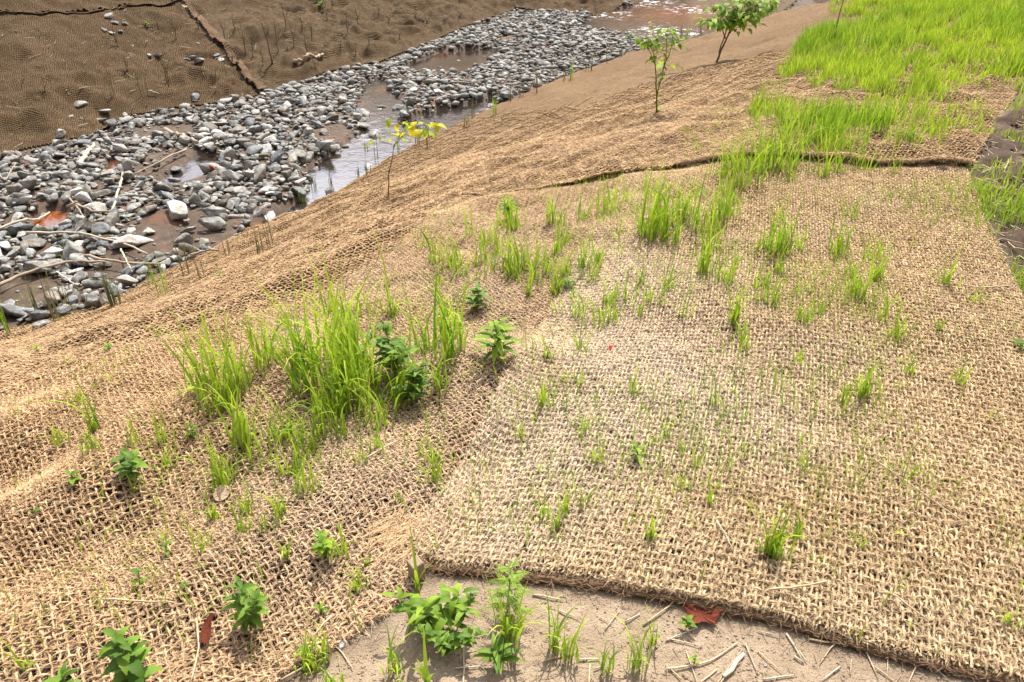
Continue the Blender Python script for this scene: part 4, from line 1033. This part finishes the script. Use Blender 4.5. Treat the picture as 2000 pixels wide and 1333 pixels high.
tw_px = [(232,95,40),(330,160,45),(345,80,40),(330,175,60),(480,110,60),(495,115,55),(545,105,60),(560,60,50),(610,85,45),(640,45,40),(600,110,40),(575,95,50),(440,80,40),(460,60,30),(680,70,40),(700,50,35),(720,90,30),(760,50,30),(665,100,30),(835,50,25),(780,80,30),(515,130,35),(455,130,30),(620,140,26),(590,60,30),(650,20,26),(740,30,26),(810,40,22),(695,110,22),(390,60,26),(310,60,30),(250,140,30),(420,165,26),(90,180,26),(860,60,20),(900,35,18)]
tw_items = []
for i, (px, py, hp) in enumerate(tw_px):
    tws = sapling(px, py, [[(0,0),(rnd.uniform(-3,3),hp*.5),(rnd.uniform(-8,8),hp)],[(0,hp*.3),(rnd.uniform(4,9),hp*.7)],[(0,hp*.45),(rnd.uniform(-9,-4),hp*.8)]], 'twiggy_shrub', 'thin dark twiggy shrub on the ' + ('left netted part' if px < 360 else 'seam side part' if px < 520 else 'crumpled middle part' if px < 690 else 'upstream part') + ' of the far bank', 2, 4, 'sedge', .0085, span=(.2, 1.0)); tws['group'] = 'twiggy shrubs on the far bank'; tw_items.append((tws, px))

ordinal(tw_items)
# sedges along the water line
SED = [(25,655,90,9),(75,620,80,10),(110,630,80,9),(130,610,60,7),(222,600,85,16),(232,598,60,10),(318,582,80,7),(364,540,85,6),(390,545,40,5),(447,500,45,5),(507,500,65,6),(530,485,70,6),(594,405,40,6),(612,372,32,5),(648,370,45,5),(700,350,30,5),(718,345,35,5),(738,315,45,5),(778,300,40,5),
       (815,285,45,6),(835,292,62,7),(850,262,35,6),(911,250,30,5),(922,232,45,8),(966,226,35,8),(995,200,32,6),(1018,190,32,6),(1050,182,48,9),(1077,155,26,6),(1100,160,30,5),(1114,155,36,8),(1142,140,26,6),(1152,138,24,6),(1185,125,24,5),(1212,112,24,5),(1330,78,26,8),(1342,74,26,8),(1368,68,24,8),(282,190,50,6),(222,190,40,5),(440,150,30,6),(715,300,30,5),(300,560,50,5),(380,510,35,5)]
sed_items = []
for i, (px, py, hp, nb) in enumerate(SED):
    x, y = PW([(px, py)])[0]; z = float(H(x, y)); k = (y * cp + (CAM_H - z) * sp) / FPX; h = hp * k / cp * 1.1
    V, F, al, vr = blades(np.stack([rng.normal(0, .02, nb), rng.normal(0, .02, nb), np.zeros(nb)], 1), h * rng.uniform(.5, 1.05, nb), np.full(nb, .0035 + .0004 * k * 1000 * .5), rng.uniform(0, 6.28, nb), rng.uniform(.0, .2, nb), rng.uniform(0, .25, nb), 4)
    o = mesh_np('sedge_tuft', V, F, M['sedge'] if i % 6 else M['grass'], attrs=dict(along=al, vary=vr)); o.location = (x, y, z)
    reg = 'at the left end of the creek edge' if px < 240 else 'on the creek edge below the largest boulder' if px < 460 else 'beside the widest reflection of the channel' if px < 760 else 'by the drooping yellow sapling' if px < 930 else 'in the row along the brown shallows' if px < 1220 else 'at the riffle below the bushy sapling'
    if py < 195 and px < 500: reg = 'on the lower far bank'
    tag(o, ('tall ' if hp > 55 else 'short ') + ('greenish' if i % 6 == 0 else 'dark') + ' reedy sedge tuft ' + reg, 'sedge', 'sedge tufts along the creek edge'); sed_items.append((o, px))

ordinal(sed_items)
# ------------------------------------------------------------------ sticks, straw, small things
def stick(pts, rp, mat, name, label, cat, group=None, zo=.0, S=6, lst=None):
    q = PW(pts); q2 = smooth_line(q, max(.02, np.hypot(*(q[-1] - q[0])) / 14)); z = H(q2[:, 0], q2[:, 1])
    zl = np.linspace(z[0], z[-1], len(z)); z = np.maximum(z * .5 + zl * .5, z) + zo
    P = np.column_stack([q2, z]); d = P[:, 1].mean() * cp + (CAM_H - z.mean()) * sp; r = rp / FPX * d
    P[:, 2] += r * .7; s = np.linspace(0, 1, len(P)); rr = r * (1 - .35 * s) * (1 + .15 * vn(s * 6, s * 0 + rp, 5))
    P[1:-1] += np.array([[rnd.gauss(0, r * .3) for _ in range(3)] for _ in range(len(P) - 2)])
    loc = tuple(P[0]); o = tubes_obj(name, [(P, rr)], M[mat], None, S, loc); tag(o, label, cat, group)
    if lst is not None: lst.append((o, pts[0][0]))
    return o
ST = [([(159,332),(187,292)],5,'paleStick','thick pale stick leaning among stones left of the mud'),([(325,264),(355,275),(388,290)],5,'stick','thick bent brown limb beside the upper mud patch'),([(249,322),(235,385),(216,448)],3,'paleStick','long straight pale stick pointing at the largest boulder'),
 ([(367,302),(320,325),(262,352)],2,'stick','thin brown stick across the mud patch'),([(0,462),(50,444),(101,427)],2.5,'paleStick','pale stick beside the rust puddle at the left edge'),([(56,468),(130,466),(196,477),(250,490),(292,510)],2.6,'paleStick','long curved branch passing below the largest boulder'),
 ([(0,575),(45,552),(87,538),(150,524),(210,526)],3.6,'stick','long weathered limb crossing the stones at far left'),([(170,514),(240,528),(318,530)],3.2,'stick','limb ending on the mud below the largest boulder'),([(376,513),(400,507),(430,503)],3,'stick','short dark stick on the shaded mud by the water line'),
 ([(136,416),(190,428),(245,428)],3,'stick','dark stick right of the rust puddle'),([(574,130),(600,124),(632,116)],4,'stick','dark log low on the far bank'),([(413,337),(430,350)],3,'redLeaf','short reddish stick among stones near the channel'),([(140,400),(160,425),(170,440)],2,'stick','thin dark twig crossing the stick by the rust puddle'),
 ([(115,545),(140,562),(150,570)],2,'paleStick','short pale twig under the weathered limb'),([(0,350),(15,365),(35,330)],1.5,'stick','bent twig at the left edge of the stones'),([(290,188),(312,192)],1.4,'paleStick','pale twig on the foot of the far bank'),([(240,500),(262,545)],2,'paleStick','pale stick sticking down toward the sedge'),([(880,170),(940,172)],2.4,'stick','dark stick on the far bar above the brown shallows'),
 ([(762,160),(810,162)],2,'stick','thin stick lying by the bend of the channel'),([(200,345),(240,330)],1.6,'stick','thin twig over the puddle behind the mud')]
for pts, r_, m_, lab in ST: stick(pts, r_, m_, 'driftwood_stick', lab, 'stick', 'driftwood in the creek', zo=.06 if r_ < 4.5 else .05)
stick([(1700,910),(1790,975),(1885,1042)],1.5,'straw','straw','long thin straw stem lying diagonally on the pale net at right','straw',zo=.03)
stick([(1495,1177),(1550,1172),(1607,1160)],2.6,'straw','straw','pale straw stem parallel to the near edge of the pale net','straw',zo=.045)
stick([(1708,1182),(1722,1174),(1760,1205),(1803,1236)],2.2,'straw','straw','kinked straw stem near the right part of the net edge','straw',zo=.045)
stick([(1396,1036),(1412,1060),(1428,1095)],2,'paleStick','straw','whitish straw stem standing out on the near pale net','straw',zo=.035)
stick([(210,1188),(280,1190),(348,1194)],2.4,'straw','straw','straight yellow straw stem lying level on the golden net','straw',zo=.03)
stick([(715,912),(745,894),(778,876)],2,'straw','straw','brown straw stem at the right foot of the big grass clump','straw',zo=.03)
stick([(1970,575),(1900,580),(1870,572)],1.6,'straw','straw','thin straw stem at the right edge of the pale net','straw',zo=.04)
stick([(388,1225),(396,1290),(380,1345)],2.2,'straw','straw','pale straw stem beside the red folded leaf','straw',zo=.03)
stick([(650,1215),(625,1235),(610,1260)],2,'straw','straw','straw stem where golden net meets bare soil','straw',zo=.02)
stick([(550,1335),(590,1310),(640,1290)],2.6,'straw','straw','thick straw stem on soil left of the lance weed','straw',zo=.01)
SOILST = [([(1300,1255),(1340,1240),(1362,1228)],2.2),([(1300,1250),(1370,1265)],1.8),([(1300,1310),(1380,1300),(1440,1258)],2.6),([(1535,1240),(1570,1298)],2),([(1580,1252),(1660,1262)],2.6),([(1615,1275),(1650,1240)],2.2),([(1455,1260),(1480,1320)],1.6),([(1480,1275),(1530,1320)],1.6),
 ([(1355,1345),(1400,1310)],2.4),([(1490,1330),(1550,1322)],2.6),([(1600,1218),(1650,1245),(1690,1262)],1.6),([(1650,1245),(1735,1290)],2),([(1745,1275),(1800,1290),(1905,1330)],2.6),([(1735,1265),(1730,1330)],1.4),([(1690,1275),(1715,1330)],1.8),([(1550,1285),(1568,1297)],2.6),([(1560,1275),(1575,1296)],1.8),
 ([(1620,1270),(1600,1300)],1.6),([(1780,1265),(1850,1330)],1.6),([(1860,1322),(1925,1325)],2),([(1040,1165),(1100,1175)],2.6),([(1100,1165),(1085,1172)],1.6),([(1090,1195),(1130,1212)],2),([(1170,1208),(1200,1225)],1.4),([(1220,1218),(1250,1202)],2.2),([(1255,1225),(1310,1185)],2.4),([(1060,1295),(1115,1280)],2.2),([(1130,1292),(1170,1290)],2.4),
 ([(1160,1310),(1180,1302)],2),([(1150,1345),(1152,1300)],2.4),([(890,1308),(950,1303)],2),([(905,1345),(906,1272)],2.6),([(700,1230),(725,1248)],1.6),([(725,1205),(727,1245)],1.4),([(660,1268),(690,1310)],1.8),([(1330,1330),(1300,1300)],2),([(1180,1235),(1210,1195)],1.4),([(1420,1320),(1400,1345)],1.8),([(1500,1345),(1520,1338)],2),([(1640,1305),(1600,1335)],2),
 ([(1700,1300),(1760,1345)],1.8),([(1790,1300),(1770,1345)],1.6),([(1340,1275),(1365,1345)],1.4),([(1395,1345),(1450,1270)],1.2),([(1660,1320),(1662,1290)],1.3),([(1480,1235),(1520,1245)],1.4),([(1560,1225),(1590,1245)],1.4)]
st_items = []
for i, (pts, r_) in enumerate(SOILST):
    mx_ = pts[0][0]; reg = 'left of the red dead leaf, under the weeds' if mx_ < 1260 else 'just below the red dead leaf' if mx_ < 1450 else 'in the scattered litter under the net edge' if mx_ < 1680 else 'toward the right corner under the net edge'
    sz = 'stout' if r_ > 2.3 else 'slender' if r_ > 1.5 else 'very thin'
    stick(pts, r_ * .85, 'straw' if i % 3 else 'paleStick', 'straw', f'{sz} dry straw stem on bare soil {reg}', 'straw', 'straw littering the bare soil', zo=.004, S=5, lst=st_items)
# wide flat straw piece
o = stick([(1412,1325),(1432,1300),(1452,1280)],6,'paleStick','straw_splinter','broad white flat splinter lying on the bare soil','splinter',zo=.003); o.scale = (1, 1, .45)
# straw on the dark path
for i, pts in enumerate([[(1930,250),(1975,275)],[(1900,420),(1960,440)],[(1925,365),(1990,385)],[(1890,300),(1955,320)],[(1955,470),(2000,480)],[(1940,405),(1955,400),(1990,430)],[(1910,345),(1940,330)],[(1960,520),(1998,530)],[(1975,300),(1960,340)]]):
    stick(pts, 1.4, 'straw', 'straw', 'thin straw stem on the dark soil beside the pale net', 'straw', 'straw on the dark soil strip', zo=.006, S=5, lst=st_items)
ordinal(st_items)

# fine chaff on the soil
soil_poly = PW([(560,1300),(700,1235),(800,1165),(950,1150),(1100,1160),(1300,1200),(1480,1228),(1700,1288),(1960,1350),(2100,1420),(1500,1500),(500,1450)])
LP = []
for poly, n_, f_ in ((soil_poly, 900, 1.0), (path_poly, 7000, 3.2)):
    x, y = scatter_poly(poly, n_); n_ = len(x); a = rng.uniform(0, 6.28, n_); L = rng.uniform(.006, .03, n_) * f_; z = H(x, y) + .005; w_ = .0008 * f_
    dx, dy = np.cos(a), np.sin(a); up = rng.uniform(-.1, .25, n_)
    p0 = np.stack([x, y, z], 1); p1 = p0 + np.stack([dx * L, dy * L, up * L], 1); sd = np.stack([-dy, dx, 0 * x], 1) * w_; hh = np.array([0, 0, w_ * 1.4])
    V = np.stack([p0 - sd, p0 + sd, p0 + hh, p1 - sd, p1 + sd, p1 + hh], 1).reshape(-1, 3); b = np.arange(n_)[:, None] * 6
    LP.append((V, np.concatenate([b + [0, 3, 5, 2], b + [2, 5, 4, 1], b + [1, 4, 3, 0]])))
V, F = joinVF(LP); tag(mesh_np('litter', V, F, M['straw'], smooth=False), 'fine dry chaff and straw bits strewn over the bare soil', 'litter', kind='stuff')
LP = []
for poly, n_ in ((path_poly, 9000), (soil_poly, 3500)):
    x, y = scatter_poly(poly, n_)
    for a, b in zip(x, y):
        V, F = SH1[rnd.randrange(8)]; q = rnd.uniform(.0015, .005) if poly is soil_poly else .004 + .022 * rnd.random() ** 4
        c_, s_ = math.cos(a * 99), math.sin(a * 99); V = V @ np.array([[c_, -s_, 0], [s_, c_, 0], [0, 0, 1]])
        LP.append((V * q + [a, b, float(H(a, b)) + q * .1], F))
V, F = joinVF(LP); o = mesh_np('clods', V, F, M['soil'], smooth=False, attrs=dict(humus=(V[:, 0] > 1.8) * (V[:, 1] > 1.5) * 1.0)); tag(o, 'crumbs and clods of soil on the bare ground', 'soil clods', kind='stuff')

# wooden stake: a square head with pyramid cut, in the corner of the net
x, y = PW([(815,1128)])[0]; z = float(H(x, y))
bm = bmesh.new(); bmesh.ops.create_cube(bm, size=1)
for v in bm.verts: v.co.x *= .033; v.co.y *= .033; v.co.z = v.co.z * .12 + .012
top = [f for f in bm.faces if f.normal.z > .9][0]
r_ = bmesh.ops.inset_region(bm, faces=[top], thickness=.004)
for v in top.verts: v.co.z += .003
bmesh.ops.bevel(bm, geom=list(bm.edges), offset=.0012, segments=1, affect='EDGES')
me = bpy.data.meshes.new('wooden_stake'); bm.to_mesh(me); bm.free(); me.materials.append(M['stake'])
o = bpy.data.objects.new('wooden_stake', me); col.objects.link(o); o.location = (x, y, z); o.rotation_euler = (R(8), R(-6), R(38))
tag(o, 'square grey brown wooden stake pinning the corner of the pale net', 'stake')
# fray of loose fibre by the stake
q = PW([(785,1058)])[0]; n_ = 700
P = np.stack([rng.normal(q[0], .05, n_), rng.normal(q[1], .045, n_), np.zeros(n_)], 1); P[:, 2] = H(P[:, 0], P[:, 1]) + .022 + rng.uniform(0, .014, n_)
V, F = fuzz((P, np.tile([[-.6, -.7, .1]], (n_, 1))), n_, (.02, .06), .0007, .3)
mesh_np('frayed_fibre', V, F, M['coirB'], netA, attrs=dict(tone=np.full(len(V), .7)))

def flat_leaf(pts, px, py, s, name, label, mat, curl=.3, tilt=(.1, .2), az=0, zo=.02):
    x, y = PW([(px, py)])[0]; z = float(H(x, y)) + zo; k = (y * cp + (CAM_H - z) * sp) / FPX * s
    bm = bmesh.new(); cv = bm.verts.new((0, 0, 0)); ring = []; mid = []
    for a, b in pts:
        rr = math.hypot(a, b)
        mid.append(bm.verts.new((a * k * .55, b * k * .55 / .6, curl * k * .12 * rr + rnd.uniform(-.05, .05) * k)))
        ring.append(bm.verts.new((a * k, b * k / .6, curl * k * .4 * rr * rnd.uniform(.3, 1.4))))
    m = len(pts)
    for i in range(m):
        j = (i + 1) % m; bm.faces.new((cv, mid[i], mid[j])); bm.faces.new((mid[i], ring[i], ring[j], mid[j]))
    bmesh.ops.solidify(bm, geom=list(bm.faces), thickness=.0006)
    me = bpy.data.meshes.new(name); bm.to_mesh(me); bm.free(); me.materials.append(M[mat])
    o = bpy.data.objects.new(name, me); col.objects.link(o); o.location = (x, y, z); o.rotation_euler = (tilt[0], tilt[1], az); tag(o, label, 'dead leaf'); return o
lob = [(math.cos(a) * (1 + .12 * math.sin(3 * a + 1) + .10 * math.cos(11 * a)), math.sin(a) * (.42 + .12 * math.sin(5 * a))) for a in np.linspace(0, 6.28, 27)[:-1]]
flat_leaf(lob, 1368, 1204, 36, 'dead_leaf', 'crumpled red brown dead leaf on bare soil against the net edge', 'redLeaf', .9, (.1, .1), .1, .008)
lf2 = [(-.5,-1.1),(-.2,-.7),(.35,-.9),(.6,-.2),(.5,.5),(.75,1.0),(.1,.85),(-.3,.4),(-.45,-.2)]
flat_leaf(lf2, 408, 1254, 20, 'dead_leaf', 'folded orange red dead leaf on the golden net near the bottom', 'redLeaf', .7, (.2, .1), .2, .04)
rd = [(math.cos(a), math.sin(a) * .72) for a in np.linspace(0, 6.28, 17)[:-1]]
flat_leaf(rd, 437, 978, 16, 'dead_leaf', 'round pale tan dry leaf at the foot of the grass clump', 'tanLeaf', .35, (.25, 0), 0, .03)
flat_leaf(rd, 1191, 694, 4, 'red_petal', 'tiny bright red petal on the pale net', 'red', .5, (.3, .2), 0, .035)
tag(put_stone(*PW([(668,1265)])[0], .017, 'paleStone', 3, .2), 'small white pebble on the soil beside the golden net', 'stone')
tag(put_stone(*PW([(1495,1300)])[0], .006, 'paleStone', 4, .2), 'tiny white pebble among the straw on bare soil', 'stone')
print('done', len(bpy.data.objects))
